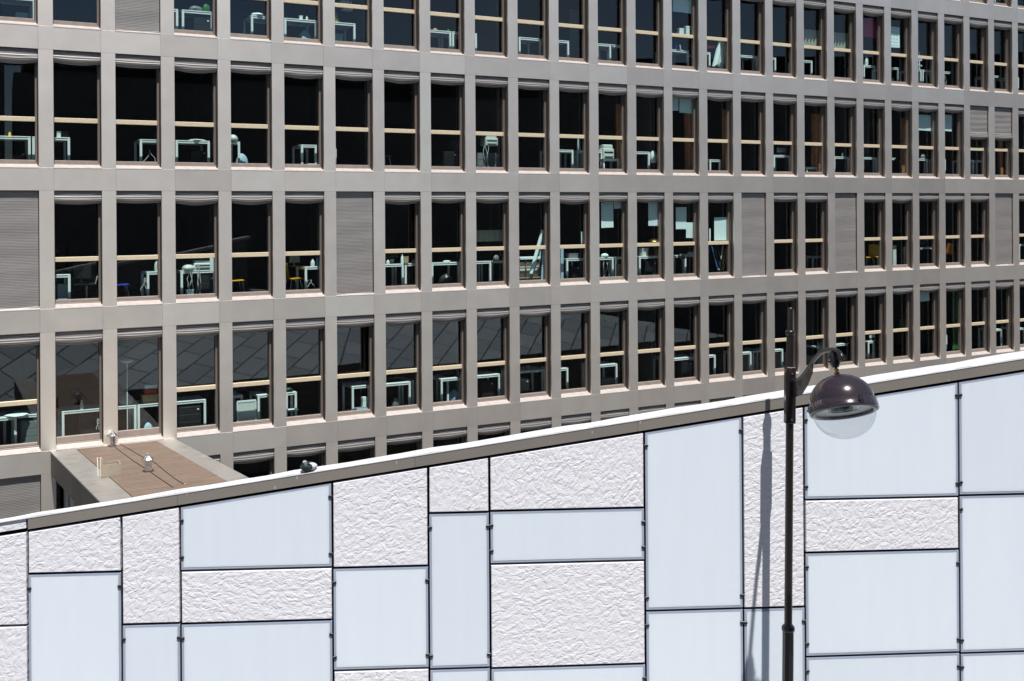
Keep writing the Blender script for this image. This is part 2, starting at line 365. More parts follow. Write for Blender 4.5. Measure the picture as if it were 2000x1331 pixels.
def crumple_nodes():
    m = M['crumple']; t = m.node_tree; b = t.nodes['Principled BSDF']
    tx = t.nodes.new('ShaderNodeTexCoord'); oi = t.nodes.new('ShaderNodeObjectInfo')
    rot = t.nodes.new('ShaderNodeMath'); rot.operation = 'MULTIPLY'; rot.inputs[1].default_value = 1.3; t.links.new(oi.outputs['Random'], rot.inputs[0])
    ro = t.nodes.new('ShaderNodeVectorRotate'); ro.rotation_type = 'AXIS_ANGLE'; ro.inputs['Axis'].default_value = (0, 1, 0)
    off = t.nodes.new('ShaderNodeMath'); off.operation = 'MULTIPLY'; off.inputs[1].default_value = 37.0; t.links.new(oi.outputs['Random'], off.inputs[0])
    t.links.new(tx.outputs['Object'], ro.inputs['Vector']); t.links.new(rot.outputs[0], ro.inputs['Angle'])
    ad = t.nodes.new('ShaderNodeVectorMath'); ad.operation = 'ADD'; t.links.new(ro.outputs[0], ad.inputs[0]); t.links.new(off.outputs[0], ad.inputs[1])
    nd = t.nodes.new('ShaderNodeTexNoise'); nd.inputs['Scale'].default_value = 7; nd.inputs['Detail'].default_value = 3
    t.links.new(ad.outputs[0], nd.inputs['Vector'])
    sb = t.nodes.new('ShaderNodeVectorMath'); sb.operation = 'SUBTRACT'; t.links.new(nd.outputs['Color'], sb.inputs[0]); sb.inputs[1].default_value = (.5, .5, .5)
    scl = t.nodes.new('ShaderNodeVectorMath'); scl.operation = 'SCALE'; scl.inputs['Scale'].default_value = .16; t.links.new(sb.outputs[0], scl.inputs[0])
    base = t.nodes.new('ShaderNodeVectorMath'); base.operation = 'ADD'; t.links.new(ad.outputs[0], base.inputs[0]); t.links.new(scl.outputs[0], base.inputs[1])
    tot = None
    for (s_, asp, wgt, feat) in ((14, 1.6, 1.0, 'F1'), (30, 1.8, 1.0, 'F1'), (58, 1.5, .7, 'F1')):
        mp = t.nodes.new('ShaderNodeMapping'); mp.inputs['Scale'].default_value = (1, 1, asp); mp.inputs['Location'].default_value = (s_, 0, s_ * .7)
        t.links.new(base.outputs[0], mp.inputs[0])
        vo = t.nodes.new('ShaderNodeTexVoronoi'); vo.feature = feat; vo.inputs['Scale'].default_value = s_
        vo.inputs['Randomness'].default_value = 1
        t.links.new(mp.outputs[0], vo.inputs['Vector'])
        mu = t.nodes.new('ShaderNodeMath'); mu.operation = 'MULTIPLY'; mu.inputs[1].default_value = wgt * 8 / s_ * 1.3; t.links.new(vo.outputs['Distance'], mu.inputs[0])
        if tot is None: tot = mu
        else:
            a = t.nodes.new('ShaderNodeMath'); a.operation = 'ADD'; t.links.new(tot.outputs[0], a.inputs[0]); t.links.new(mu.outputs[0], a.inputs[1]); tot = a
    bp = t.nodes.new('ShaderNodeBump'); bp.inputs['Strength'].default_value = 1; bp.inputs['Distance'].default_value = .0098; bp.invert = True
    nv = t.nodes.new('ShaderNodeTexNoise'); nv.inputs['Scale'].default_value = 1.7; nv.inputs['Detail'].default_value = 2; t.links.new(ad.outputs[0], nv.inputs['Vector'])
    mv = t.nodes.new('ShaderNodeMapRange'); mv.inputs['From Min'].default_value = .3; mv.inputs['From Max'].default_value = .7; mv.inputs['To Min'].default_value = .62; mv.inputs['To Max'].default_value = 1.0
    t.links.new(nv.outputs['Fac'], mv.inputs['Value']); t.links.new(mv.outputs[0], bp.inputs['Strength'])
    t.links.new(tot.outputs[0], bp.inputs['Height']); t.links.new(bp.outputs[0], b.inputs['Normal'])
crumple_nodes()

# ------------------------------------------------------------------ ground
b = MB(); b.box(-400, 400, -300, 400, -.3, 0, 'asphalt'); tag(b.build('ground'), kind='structure')
b = MB(); b.box(-25, 60, 4.6, 11.2, .004, .13, 'concrete'); tag(b.build('pavement'), kind='structure')

# ------------------------------------------------------------------ office building
ob = empty('office_building', (0, FZ, 0), PHI, label='long grey-brown metal clad office building with five rows of tall recessed windows', cat='building')
def sx(i): return S0 + MOD * i
C_LO, C_HI = -3, 32
XL, XR = sx(C_LO) - .315, sx(C_HI) + .0
# floor heights: bands between BOT[r] and TOP[r+1]
def band(zb, zt, seam_off, name='spandrel_band'):
    b = MB()
    i = C_LO - 1
    b.box(XL, XR, .03, .28, zb + .006, zt - .006, 'dark')
    x = XL
    while x < XR - .01:
        i_n = x + MOD if x > XL else sx(C_LO) + seam_off
        x1 = min(i_n, XR)
        tn = rnd.uniform(.88, 1.06)
        b.box(x + .002, x1 - .002, 0, .03, zb, zt, 'clad', tn, bev=.001)
        x = x1
    # soffit and ledge pieces run back to the window plane
    b.box(XL, XR, .031, .30, zt - .012, zt - .002, 'sill')
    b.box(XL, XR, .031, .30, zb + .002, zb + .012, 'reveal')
    return b.build(name, ob)
TOPBAND = TOP[0] + .8
band(TOP[0], TOPBAND, 0)
for r in range(0, 5): band(TOP[r + 1], BOT[r], [0, OPW, 0, OPW, 0][r])
band(0.0, BOT[5], OPW)

# shell: roof, ends, back, floors, rooms
b = MB()
b.box(XL, XR, .29, 14, TOPBAND - .2, TOPBAND - .003, 'concrete')
b.box(XL, XR, 13.8, 14, 0, TOPBAND - .2, 'concrete')
b.box(XL - .2, XL, .002, 14, 0, TOPBAND - .003, 'clad'); b.box(XR, XR + .2, .002, 14, 0, TOPBAND - .003, 'clad')
b.build('wall', ob)
b = MB()
for r in range(0, 6):
    zb = BOT[r]
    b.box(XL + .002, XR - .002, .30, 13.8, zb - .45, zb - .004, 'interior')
b.build('floor_slab', ob)
b = MB()
for r in range(0, 6):
    zb, zt = BOT[r], (BOT[r - 1] - .45 if r else TOPBAND - .2)
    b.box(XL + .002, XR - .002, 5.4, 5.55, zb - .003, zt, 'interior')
    k = C_LO + (r * 2) % 4
    while k < C_HI:
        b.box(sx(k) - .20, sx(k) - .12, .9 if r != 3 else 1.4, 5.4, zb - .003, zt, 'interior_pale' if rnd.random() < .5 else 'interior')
        k += rnd.choice([3, 4, 5])
b.build('partition', ob)

# which windows and piers get objects of their own: the ones that show largest
HIDE5 = 17
cells = []
for r in range(0, 6):
    for c in range(C_LO, C_HI):
        s = sx(c) + OPW / 2; X = s * CP; Y = FZ + s * SP
        def pj(z): return CY + F * (EYE - z) / Y
        x = 1000 + F * X / Y
        y0, y1 = pj(TOP[r]), pj(BOT[r])
        top_edge = 1005 - .1595 * x
        y1 = min(y1, top_edge); y0 = max(y0, 0)
        xa, xb = x - 30, x + 30
        area = 0 if (xb < 0 or xa > 2000 or y1 <= y0) else (y1 - y0) / Y
        cells.append((area, r, c))
cells.sort(reverse=True)
OWN = set((r, c) for a, r, c in cells[:100] if a > 0)

CLOSED = {(3, 0), (3, 6), (3, 16), (3, 19), (3, 25), (1, 2), (5, 0), (5, -1), (2, -1)}
PARTIAL = {(2, 24): .70, (2, 25): .70}
NOTRANSOM = {(4, 1), (4, 2)}
TILTED = {(4, 6): 7.0, (3, 1): 2.5, (3, 7): 3.5}

def blind_raised(b, x0, x1, zt, hb, sag):
    yb = .075
    def fn(u, v):
        x = x0 + .008 + (x1 - x0 - .016) * u
        c = math.sin(math.pi * u)
        z = zt - .012 - hb * v - sag * c * v * v
        y = yb - .045 * math.sin(min(1, v * 1.15) * math.pi * .62) * (.8 + .2 * c) + (.06 * max(0, v - .82) / .18)
        y += .006 * math.sin(v * 34)
        return (x, y, z)
    b.grid(fn, 14, 22, 'blind')
    def fn2(u, v):
        x = x0 + .012 + (x1 - x0 - .024) * u
        c = math.sin(math.pi * u); a = v * math.pi * 1.2
        return (x, yb + .03 - .03 * math.cos(a) * .9, zt - .012 - hb - sag * c - .03 * math.sin(a) + .012)
    b.grid(fn2, 14, 8, 'blind')
    def fn3(u, v):   # back of the bundle
        x = x0 + .008 + (x1 - x0 - .016) * u
        c = math.sin(math.pi * u)
        return (x, yb + .075, zt - .012 - (hb + sag * c) * v)
    b.grid(fn3, 8, 3, 'blind')

def blind_down(b, x0, x1, zt, zb, sag=.02):
    H = zt - zb
    ph = rnd.uniform(0, 6)
    def fn(u, v):
        x = x0 + .010 + (x1 - x0 - .024) * u
        z = zt - .02 - (H - .06) * v - .03 * math.sin(math.pi * u) * (1 if v > .95 else v * .6)
        y = .075 + .003 * math.sin(v * 31 + ph + .8 * u) + .003 * math.sin(v * 11 + ph) + .0015 * math.sin(u * 7 + v * 9)
        return (x, y, z)
    b.grid(fn, 12, 90, 'blind')
    for k in range(2):
        pts = []
        for i in range(9):
            u = i / 8; pts.append((x0 + .012 + (x1 - x0 - .028) * u, .06 + k * .03, zb + .045 + k * .02 - .035 * math.sin(math.pi * u)))
        b.tube(pts, .016, 'blind', 8)

def window(r, c, fb, tb, pb, bb):
    x0, x1 = sx(c), sx(c) + OPW; zt, zb = TOP[r], BOT[r]
    # frame : reveal lining, rails, sill
    fw = .045
    fb.box(x0, x0 + .035, .215, .30, zb + .01, zt - .012, 'frame')
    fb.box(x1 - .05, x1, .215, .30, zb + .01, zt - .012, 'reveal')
    fb.box(x1 - .022, x1 - .001, .10, .125, zb + .02, zt - .03, 'dark')
    low = .18 if (r, c) not in NOTRANSOM else .25
    fb.box(x0 + .035, x1 - .05, .205, .30, zb + .01, zb + low, 'frame', bev=.004)
    fb.box(x0 + .035, x1 - .05, .197, .2045, zb + .12, zb + .15, 'frame')
    fb.box(x0 + .003, x1 - .003, .170, .196, zb + .07, zb + .112, 'frame', bev=.003)
    fb.box(x0 + .035, x1 - .05, .215, .30, zt - .07, zt - .012, 'dark')
    # sill sheet, falling outwards
    fb.add([(x0 + .001, -.004, zb + .004), (x1 - .001, -.004, zb + .004), (x1 - .001, .182, zb + .090), (x0 + .001, .182, zb + .090),
            (x0 + .001, -.004, zb - .012), (x1 - .001, -.004, zb - .012)], [(0, 1, 2, 3), (4, 5, 1, 0)], 'sill')
    if (r, c) not in NOTRANSOM:
        tb.box(x0 + .036, x1 - .051, .195, .262, zt - 1.635, zt - 1.53, 'transom', bev=.006)
    # pane
    a = R(TILTED.get((r, c), rnd.uniform(-.25, .25))); a2 = R(rnd.uniform(-.15, .15))
    xm, zm = (x0 + x1) / 2, (zb + zt) / 2
    pts = []
    for (x, z) in ((x0 + .035, zb + .17), (x1 - .05, zb + .17), (x1 - .05, zt - .06), (x0 + .035, zt - .06)):
        pts.append((x, .275 + math.tan(a) * (x - xm) + math.tan(a2) * (z - zm) + (.06 if (r, c) in TILTED else 0), z))
    pb.add(pts, [(0, 1, 2, 3)], 'glass')
    # blind
    if (r, c) in CLOSED: blind_down(bb, x0, x1, zt, zb)
    elif (r, c) in PARTIAL:
        zq = zt - OPH * PARTIAL[(r, c)] * .66
        blind_down(bb, x0, x1, zt, zq + .2); blind_raised(bb, x0, x1, zq + .30, .24, .03)
    else:
        blind_raised(bb, x0, x1, zt, rnd.uniform(.24, .275), rnd.uniform(.02, .06))

rest = [MB() for _ in range(4)]
for r in range(0, 6):
    for c in range(C_LO, C_HI):
        if (r, c) in OWN:
            bs = [MB() for _ in range(4)]
            window(r, c, *bs)
            wo = bs[0].build('window', ob)
            if bs[1].v: bs[1].build('transom', wo)
            bs[2].build('pane', wo); bs[3].build('blind', wo)
        else:
            window(r, c, *rest)
wo = rest[0].build('window', ob); tag(wo, kind='stuff')
rest[1].build('transom', wo); rest[2].build('pane', wo); rest[3].build('blind', wo)
pr = MB()
for r in range(0, 6):
    for c in range(C_LO, C_HI):
        x0, x1 = sx(c) + OPW, sx(c) + MOD
        if c == C_HI - 1: x1 = XR
        own = (r, c) in OWN
        b = MB() if own else pr
        b.box(x0, x1, .002, .032, BOT[r] + .003, TOP[r] - .003, 'clad', rnd.uniform(.94, 1.05), bev=.001)
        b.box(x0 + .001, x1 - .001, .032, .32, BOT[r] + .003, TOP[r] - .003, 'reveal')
        if own: b.build('pier', ob)
x0 = XL
for r in range(6): pr.box(XL, XL + .315, .005, .3, BOT[r] + .003, TOP[r] - .003, 'clad')
tag(pr.build('pier', ob), kind='stuff')

# projecting roof box in front of the fourth row
DZ = BOT[4] - .015; DSL = .058
def dk(x, q, dz=0): return (x, -q, DZ + DSL * q + dz)
BX0, BX1, DI0, DI1, DL = -12.02, -9.29, -11.50, -9.72, 8.5
b = MB()
T = -.52
b.add([dk(BX0, .002, T), dk(BX1, .002, T), dk(BX1, DL, T), dk(BX0, DL, T), dk(BX0, .002, -.03), dk(BX1, .002, -.03), dk(BX1, DL, -.03), dk(BX0, DL, -.03)],
      [(0, 1, 2, 3), (4, 7, 6, 5), (1, 5, 6, 2), (2, 6, 7, 3), (0, 4, 5, 1)], 'boxclad')
q = .002; k = 0
ed = [.002, .92, 2.15, 3.4, 4.65, 5.9, 7.15, DL]
for i in range(7):
    q0, q1 = ed[i] + .004, ed[i + 1] - .004
    b.add([dk(BX0 - .02, q0, T), dk(BX0 - .02, q1, T), dk(BX0 - .02, q1, -.004), dk(BX0 - .02, q0, -.004), dk(BX0, q0, T), dk(BX0, q1, T), dk(BX0, q1, -.004), dk(BX0, q0, -.004)],
          [(0, 1, 2, 3), (0, 3, 7, 4), (1, 5, 6, 2), (0, 4, 5, 1)], 'boxclad', tone=rnd.uniform(.8, 1.2))
# metal margins
for (xa, xb) in ((BX0 - .022, DI0), (DI1, BX1)):
    for i in range(7):
        q0, q1 = ed[i] + .002, ed[i + 1] - .002
        b.add([dk(xa, q0), dk(xb, q0), dk(xb, q1), dk(xa, q1), dk(xa, q0, -.03), dk(xb, q0, -.03), dk(xb, q1, -.03), dk(xa, q1, -.03)],
              [(0, 3, 2, 1), (0, 1, 5, 4), (2, 3, 7, 6), (1, 2, 6, 5), (0, 4, 7, 3)], 'capmetal')
b.add([dk(DI0, .002, .001), dk(DI1, .002, .001), dk(DI1, .10, .001), dk(DI0, .10, .001)], [(0, 3, 2, 1)], 'sill')
rb = b.build('roof_box', ob)
b = MB()
nb = 58
for i in range(nb):
    q0 = .10 + (DL - .12) * i / nb; q1 = .10 + (DL - .12) * (i + 1) / nb - .012
    b.add([dk(DI0 + .008, q0, .006), dk(DI1 - .008, q0, .006), dk(DI1 - .008, q1, .006), dk(DI0 + .008, q1, .006), dk(DI0 + .008, q0, -.03), dk(DI1 - .008, q0, -.03), dk(DI1 - .008, q1, -.03), dk(DI0 + .008, q1, -.03)],
          [(0, 3, 2, 1), (0, 1, 5, 4), (2, 3, 7, 6)], 'deck', tone=rnd.uniform(.9, 1.1))
b.build('decking', rb)
# recessed wall below the box
b = MB()
b.box(BX0 + .25, BX0 + .33, -DL + .3, -.002, 0, DZ - .5, 'grey')
for q in (0.9, 1.9, 2.9, 3.9, 5, 6.2, 7.3): b.box(BX0 + .22, BX0 + .25, -q - .05, -q, 0, DZ - .5, 'capmetal')
b.box(BX1 - .33, BX1 - .25, -DL + .3, -.002, 0, DZ - .5, 'grey')
b.box(BX0 + .25, BX1 - .25, -DL + .2, -DL + .3, 0, DZ - .5, 'grey')
b.build('lower_wall', ob)

# ------------------------------------------------------------------ panelled wall in front
pw = empty('panelled_building', (0, WZ, 0), WA, label='low white building front of crumpled and frosted glass panels under a slanting coping', cat='building')
V = [1.44, 1.965, 2.49, 3.04, 3.567, 4.09, 4.615, 5.15, 5.68, 6.2, 6.75, 7.3]
U = [-7.8, -6.3, -4.826, -3.913, -3.337, -1.831, -.867, -.249, 1.337, 2.352, 2.997, 4.629, 5.9, 7.4, 8.9]
def topv(u): return EYE - 2.4275 + .14085 * u     # bottom edge of the fascia
UL, UR = U[0], U[-1]
P = []   # kind, u0, u1, z0, z1 (None = under the fascia)
Z = lambda v: EYE - v
def cp(*a): P.append(('c',) + a)
def gp(*a): P.append(('g',) + a)
ZG = .35
gp(U[0], U[1], ZG, Z(4.615)); cp(U[0], U[1], Z(4.615), None)
cp(U[1], U[2], ZG, Z(4.06)); cp(U[1], U[2], Z(4.06), None)
gp(U[2], U[3], ZG, Z(3.552)); cp(U[2], U[3], Z(3.552), None)
gp(U[3], U[4], ZG, Z(4.08)); cp(U[3], U[4], Z(4.08), None)
gp(U[4], U[5], ZG, Z(4.088)); cp(U[4], U[5], Z(4.088), Z(3.56)); gp(U[4], U[5], Z(3.56), None)
cp(U[5], U[6], ZG, Z(4.602)); gp(U[5], U[6], Z(4.602), Z(3.57)); cp(U[5], U[6], Z(3.57), None)
gp(U[6], U[7], ZG, Z(4.616)); gp(U[6], U[7], Z(4.616), Z(3.041)); cp(U[6], U[7], Z(3.041), None)
gp(U[7], U[8], ZG, Z(4.627)); cp(U[7], U[8], Z(4.627), Z(3.57)); gp(U[7], U[8], Z(3.57), Z(3.033)); cp(U[7], U[8], Z(3.033), None)
gp(U[8], U[9], ZG, Z(4.088)); gp(U[8], U[9], Z(4.088), None)
gp(U[9], U[10], ZG, Z(4.091)); cp(U[9], U[10], Z(4.091), None)
gp(U[10], U[11], ZG, Z(4.607)); gp(U[10], U[11], Z(4.607), Z(3.536)); cp(U[10], U[11], Z(3.536), Z(2.99)); gp(U[10], U[11], Z(2.99), None)
gp(U[11], U[12], ZG, Z(4.618)); gp(U[11], U[12], Z(4.618), Z(2.979)); gp(U[11], U[12], Z(2.979), None)
cp(U[12], U[13], ZG, Z(3.5)); gp(U[12], U[13], Z(3.5), None)
gp(U[13], U[14], ZG, Z(4.1)); cp(U[13], U[14], Z(4.1), None)
G = .0125; GT = .031
def slab(b, pts, y0, y1, m):
    b.prism(pts, y0, y1, m)
for kind, u0, u1, z0, z1 in P:
    a0, a1 = u0 + G, u1 - G; zz = z0 + G
    t0 = (topv(a0) - GT) if z1 is None else z1 - G
    t1 = (topv(a1) - GT) if z1 is None else z1 - G
    b = MB()
    if kind == 'c':
        e = .006
        b.add([(a0, .004, zz), (a1, .004, zz), (a1, .004, t1), (a0, .004, t0), (a0 + e, -.002, zz + e), (a1 - e, -.002, zz + e), (a1 - e, -.002, t1 - e), (a0 + e, -.002, t0 - e),
               (a0, .05, zz), (a1, .05, zz), (a1, .05, t1), (a0, .05, t0)],
              [(4, 5, 6, 7), (0, 1, 5, 4), (1, 2, 6, 5), (2, 3, 7, 6), (3, 0, 4, 7), (8, 9, 1, 0), (9, 10, 2, 1), (10, 11, 3, 2), (11, 8, 0, 3), (11, 10, 9, 8)], 'crumple')
        b.build('crumpled_panel', pw)
    else:
        a0 -= .003; a1 += .003
        e = .022
        b.prism([(a0 + e, zz + e), (a1 - e, zz + e), (a1 - e, t1 - e), (a0 + e, t0 - e)], -.002, .03, 'frost')
        g = b.build('glass_panel', pw)
        b = MB()
        o_ = [(a0, zz), (a1, zz), (a1, t1), (a0, t0)]; i_ = [(a0 + e, zz + e), (a1 - e, zz + e), (a1 - e, t1 - e), (a0 + e, t0 - e)]
        for k in range(4):
            k2 = (k + 1) % 4
            b.prism([o_[k], o_[k2], i_[k2], i_[k]], .0, .03, 'frostedge')
        b.build('edge_band', g)
        zs = []
        for zc in (zz + .125, None):
            for sd_, ua in ((0, a0), (1, a1)):
                zc2 = zc if zc is not None else (t1 if sd_ else t0) - .13
                cb = MB(); x0_, x1_ = (ua - .015, ua + .028) if sd_ == 0 else (ua - .028, ua + .015)
                cb.box(x0_, x1_, -.014, .0, zc2 - .013, zc2 + .013, 'black', bev=.003)
                cb.build('clip', g)
b = MB()
b.prism([(UL, 0.0), (UR, 0.0), (UR, topv(UR) + .02), (UL, topv(UL) + .02)], .06, .12, 'backing')
b.prism([(UL, .002), (UR, .002), (UR, topv(UR) + .02), (UL, topv(UL) + .02)], .121, .19, 'concrete')
b.build('backing_wall', pw)
# fascia (starts at the first joint), coping
fx = [U[2] + .01, -3.36, -1.0, .02 + 1.25, 3.28, 5.4, UR]
b = MB()
for i in range(len(fx) - 1):
    a0, a1 = fx[i] + .0015, fx[i + 1] - .0015
    b.prism([(a0, topv(a0)), (a1, topv(a1)), (a1, topv(a1) + .108), (a0, topv(a0) + .108)], -.012, .055, 'fascia', tone=rnd.uniform(.95, 1.05))
b.build('fascia', pw)
b = MB()
b.prism([(UL, topv(UL) + .012), (U[2] - .012, topv(U[2]) + .012), (U[2] - .012, topv(U[2]) + .1), (UL, topv(UL) + .1)], 0, .05, 'crumple')
b.build('crumpled_panel', pw)
b = MB()
def cw(u): return .10 + max(0, (u + 5)) * .021
N = 60
tp = []
for i in range(N + 1):
    u = UL + (UR - UL) * i / N; z = topv(u) + .11
    tp.append((u, z))
vs = []
for u, z in tp:
    wv = .004 * math.sin(u * 5.1) + .003 * math.sin(u * 13)
    vs += [(u, -.016, z - .002), (u, -.016, z + .005), (u, .000, z + .005), (u, .006, z - .004), (u, .028, z + .001 + wv), (u, cw(u), z + .014 + wv), (u, cw(u) + .02, z - .10)]
fs = []
for i in range(N):
    for k in (0, 1, 4, 5): fs.append([i * 7 + k, (i + 1) * 7 + k, (i + 1) * 7 + k + 1, i * 7 + k + 1])
b.add(vs, fs, 'coping')
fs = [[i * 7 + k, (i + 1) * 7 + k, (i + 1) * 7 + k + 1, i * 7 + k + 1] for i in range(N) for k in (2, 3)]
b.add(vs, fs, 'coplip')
b.build('coping', pw)
# slab roof behind the wall, seen only as a reflection in the office glass
b = MB()
RZ = EYE - 6.0
def tl(X, Y):     # world -> wall frame
    x, y = X, Y - WZ
    return (x * math.cos(WA) + y * math.sin(WA), -x * math.sin(WA) + y * math.cos(WA))
pts = [(UL, .26, topv(UL) - .25), (UR, .26, topv(UR) - 2.2)] + [(*tl(X, Y), RZ) for X, Y in ((30, 13.2), (30.5, 18), (24, 28.9), (10, 22.4), (-4.9, 15.0), (-7.8, 13.6))]
b.add(pts, [(0, 1, 6), (0, 6, 7), (1, 5, 6), (1, 4, 5), (1, 3, 4), (1, 2, 3)], 'paving')
low = [pts[1], pts[2], pts[3], pts[4], pts[5], pts[6], pts[7], pts[0]]
for k in range(7):
    p, q = low[k], low[k + 1]
    b.add([(p[0], p[1], p[2] - .004), (q[0], q[1], q[2] - .004), (q[0], q[1], .002), (p[0], p[1], .002)], [(0, 1, 2, 3)], 'concrete')
b.build('slab_roof', pw)

# ------------------------------------------------------------------ buildings across the square (seen only in the glass)
def house(p0, p1, depth, h, floors, bays, label, tone):
    a, c = Vector((*p0, 0)), Vector((*p1, 0)); d = c - a; Lh = d.length; rz = math.atan2(d.y, d.x)
    o = empty('apartment_building', a, rz, label=label, cat='building', group='apartment buildings across the square')
    b = MB(); y = 0
    # wall as piers and bands so the windows are real openings; local -y... +y is towards the office
    fh = h / floors; bw = Lh / bays; ww = bw * .42; wh = fh * .62
    for f in range(floors + 1):
        z0 = f * fh - (fh - wh) * .45 if f else 0; z1 = min(h, f * fh + (fh - wh) * .55)
        b.box(0, Lh, -.4, 0, z0, z1, tone)
    for k in range(bays + 1):
        x0 = max(0, k * bw - (bw - ww) / 2); x1 = min(Lh, k * bw + (bw - ww) / 2)
        b.box(x0, x1, -.41, -.006, .01, h - .01, tone)
    b.box(0, Lh, -depth, -.8, 0, h - .02, tone)
    b.build('wall', o)
    b = MB(); b.box(.3, Lh - .3, -.5, -.42, .3, h - .3, 'dark'); b.build('window', o)
    b = MB()
    for f in range(1, floors + 1):
        b.box(0, Lh, .0, .22, f * fh - .25, f * fh - .05, tone)
    b.build('cornice', o)
    b = MB()
    b.prism([(0, h), (Lh, h), (Lh - .1, h + .1), (.1, h + .1)], -depth, .3, 'concrete')
    b.box(.6, Lh - .6, -depth + .5, -1.2, h + .1, h + 2.6, 'dark')
    for k in range(2, bays, 4): b.box(k * bw, k * bw + 2.2, -2.6, -1.6, h + .1, h + 3.6, tone)
    b.build('roof', o)
house((23, -27), (-4, -44), 12, 24.5, 7, 10, 'tallest apartment block across the square, mirrored in the leftmost office windows', 'stone')
house((45, -13), (24, -27), 12, 18.5, 6, 9, 'pale apartment block across the square, mirrored in the middle office windows', 'stone')
house((70, 38), (47, -10), 12, 17.5, 5, 16, 'apartment block across the square, mirrored in the right office windows', 'stone')

# ------------------------------------------------------------------ street lamp
lean = .0143
lx, ly = ray(1541.5, 1000)[0] * 11, 11.0
zz_ = EYE - ray(1541.5, 1000)[1] * 11
lamp = empty('street_lamp', (lx - zz_ * lean, ly, .13), 0, label='dark brown street lamp with domed hood and clear bowl on a curved arm', cat='street lamp')
lamp.rotation_euler = (0, lean, 0)
LM = Matrix.Translation(lamp.location) @ Matrix.Rotation(lean, 4, 'Y'); LI = LM.inverted()
def zl(y): return EYE - ray(1541, y)[1] * 11 - .13
b = MB()
b.lathe([(.105, 0), (.105, .25), (.085, .3), (.078, 1.0), (.0575, 1.1), (.0565, zl(1230))], 'lampbrown', 8, smooth=False); b.build('lower_pole', lamp)
b = MB(); b.lathe([(.056, zl(1233)), (.062, zl(1232)), (.066, zl(1228)), (.062, zl(1224)), (.05, zl(1221)), (.04, zl(1219))], 'lampbrown', 24); b.build('ring', lamp)
b = MB(); b.lathe([(.039, zl(1222)), (.0385, zl(900)), (.038, zl(652))], 'lampbrown', 24)
b.build('pole', lamp)
b = MB(); b.lathe([(.0385, zl(655)), (.045, zl(654)), (.046, zl(649)), (.043, zl(646)), (.028, zl(645))], 'lampbrown', 24); b.build('collar', lamp)
b = MB(); b.lathe([(.0255, zl(648)), (.025, zl(604)), (.024, zl(602.5)), (.016, zl(601))], 'lampbrown', 20); b.build('pole_top', lamp)
b = MB()
b.box(-.052, .047, -.056, -.036, zl(826), zl(716), 'lampbrown', bev=.006)
b.box(-.052, -.036, -.036, .03, zl(826), zl(716), 'lampbrown'); b.box(.031, .047, -.036, .03, zl(826), zl(716), 'lampbrown')
br = b.build('bracket', lamp)
for y, r_ in ((729, .012), (741, .017), (819, .013)):
    b = MB(); b.lathe([(r_, 0), (r_, .01), (r_ * .7, .018), (0, .021)], 'lampbrown', 12, xf=Matrix.Translation((.004, -.056, zl(y))) @ Matrix.Rotation(R(90), 4, 'X')); b.build('bolt', br)
# arm lies in the vertical plane pole -> lamp head and reaches out over the street
HC = Vector((ray(1648.5, 803)[0] * 9.79, 9.79, EYE - ray(1648.5, 803)[1] * 9.79))
PC = LM @ Vector((0, 0, HC.z + .1 - .13))
ad = Vector((HC.x - PC.x, HC.y - PC.y)); ad.normalize()
def inarm(x, y):
    a, bb = ray(x, y)
    # PC + t*ad on the vertical plane ; X = a*Y
    t = (a * PC.y - PC.x) / (ad.x - a * ad.y)
    Y = PC.y + t * ad.y
    return LI @ Vector((PC.x + t * ad.x, Y, EYE - bb * Y)), t
def cat(pts, n=6):
    out = []
    P_ = [pts[0]] + pts + [pts[-1]]
    for i in range(1, len(P_) - 2):
        for k in range(n):
            t = k / n; p0, p1, p2, p3 = P_[i - 1], P_[i], P_[i + 1], P_[i + 2]
            out.append(.5 * ((2 * p1) + (p2 - p0) * t + (2 * p0 - 5 * p1 + 4 * p2 - p3) * t * t + (3 * p1 - p0 - 3 * p2 + p3) * t ** 3))
    out.append(pts[-1]); return out
apx = [(1551, 745), (1559, 742), (1568, 735), (1579, 720), (1590, 703), (1601, 691), (1613, 685), (1627, 683.5), (1637, 687), (1643, 695), (1644, 704)]
ap = [inarm(*p)[0] for p in apx]
ap[0] = Vector((.01, -.05, ap[0].z))
path = cat(ap)
b = MB(); b.tube(path, [.017 + .006 * (i / len(path)) for i in range(len(path))], 'lampbrown', 16)
# raised ribs along the arm
dperp = Vector((ad.y, -ad.x, 0)) * .014
for sgn in (-1, 1):
    b.tube([p + dperp * sgn + Vector((0, 0, .008)) for p in path], .006, 'lampbrown', 8)
arm = b.build('arm', lamp)
b = MB()
up = [inarm(*p)[0] for p in [(1556, 745), (1568, 737), (1579, 723), (1588, 712)]]
lo = [inarm(*p)[0] for p in [(1586, 730), (1577, 753), (1566, 771), (1554, 777)]]
out = [Vector((.012, -.05, up[0].z))] + up + lo + [Vector((.012, -.05, lo[-1].z))]
n = len(out); w_ = Vector((ad.y, -ad.x, 0)) * .006
b.add([p + w_ for p in out] + [p - w_ for p in out], [list(range(n)), list(range(2 * n - 1, n - 1, -1))] + [[(i + 1) % n, i, n + i, n + (i + 1) % n] for i in range(n)], 'lampbrown')
b.build('gusset', arm)
A = Vector((-.06, .40, .915)).normalized()
q_ = A.to_track_quat('Z', 'X').to_matrix().to_4x4()
HM = LI @ Matrix.Translation(HC) @ q_
def hp(prof, name, m, n=48, cap=False, parent=lamp, sm=True):
    b = MB(); b.lathe(prof, m, n, xf=HM, cap=cap, smooth=sm); return b.build(name, parent)
hood = hp([(.283 * math.cos(t), .078 + .245 * math.sin(t)) for t in [R(a) for a in range(0, 88, 6)]] + [(.03, .3235), (.028, .333), (0, .333)], 'hood', 'hood')
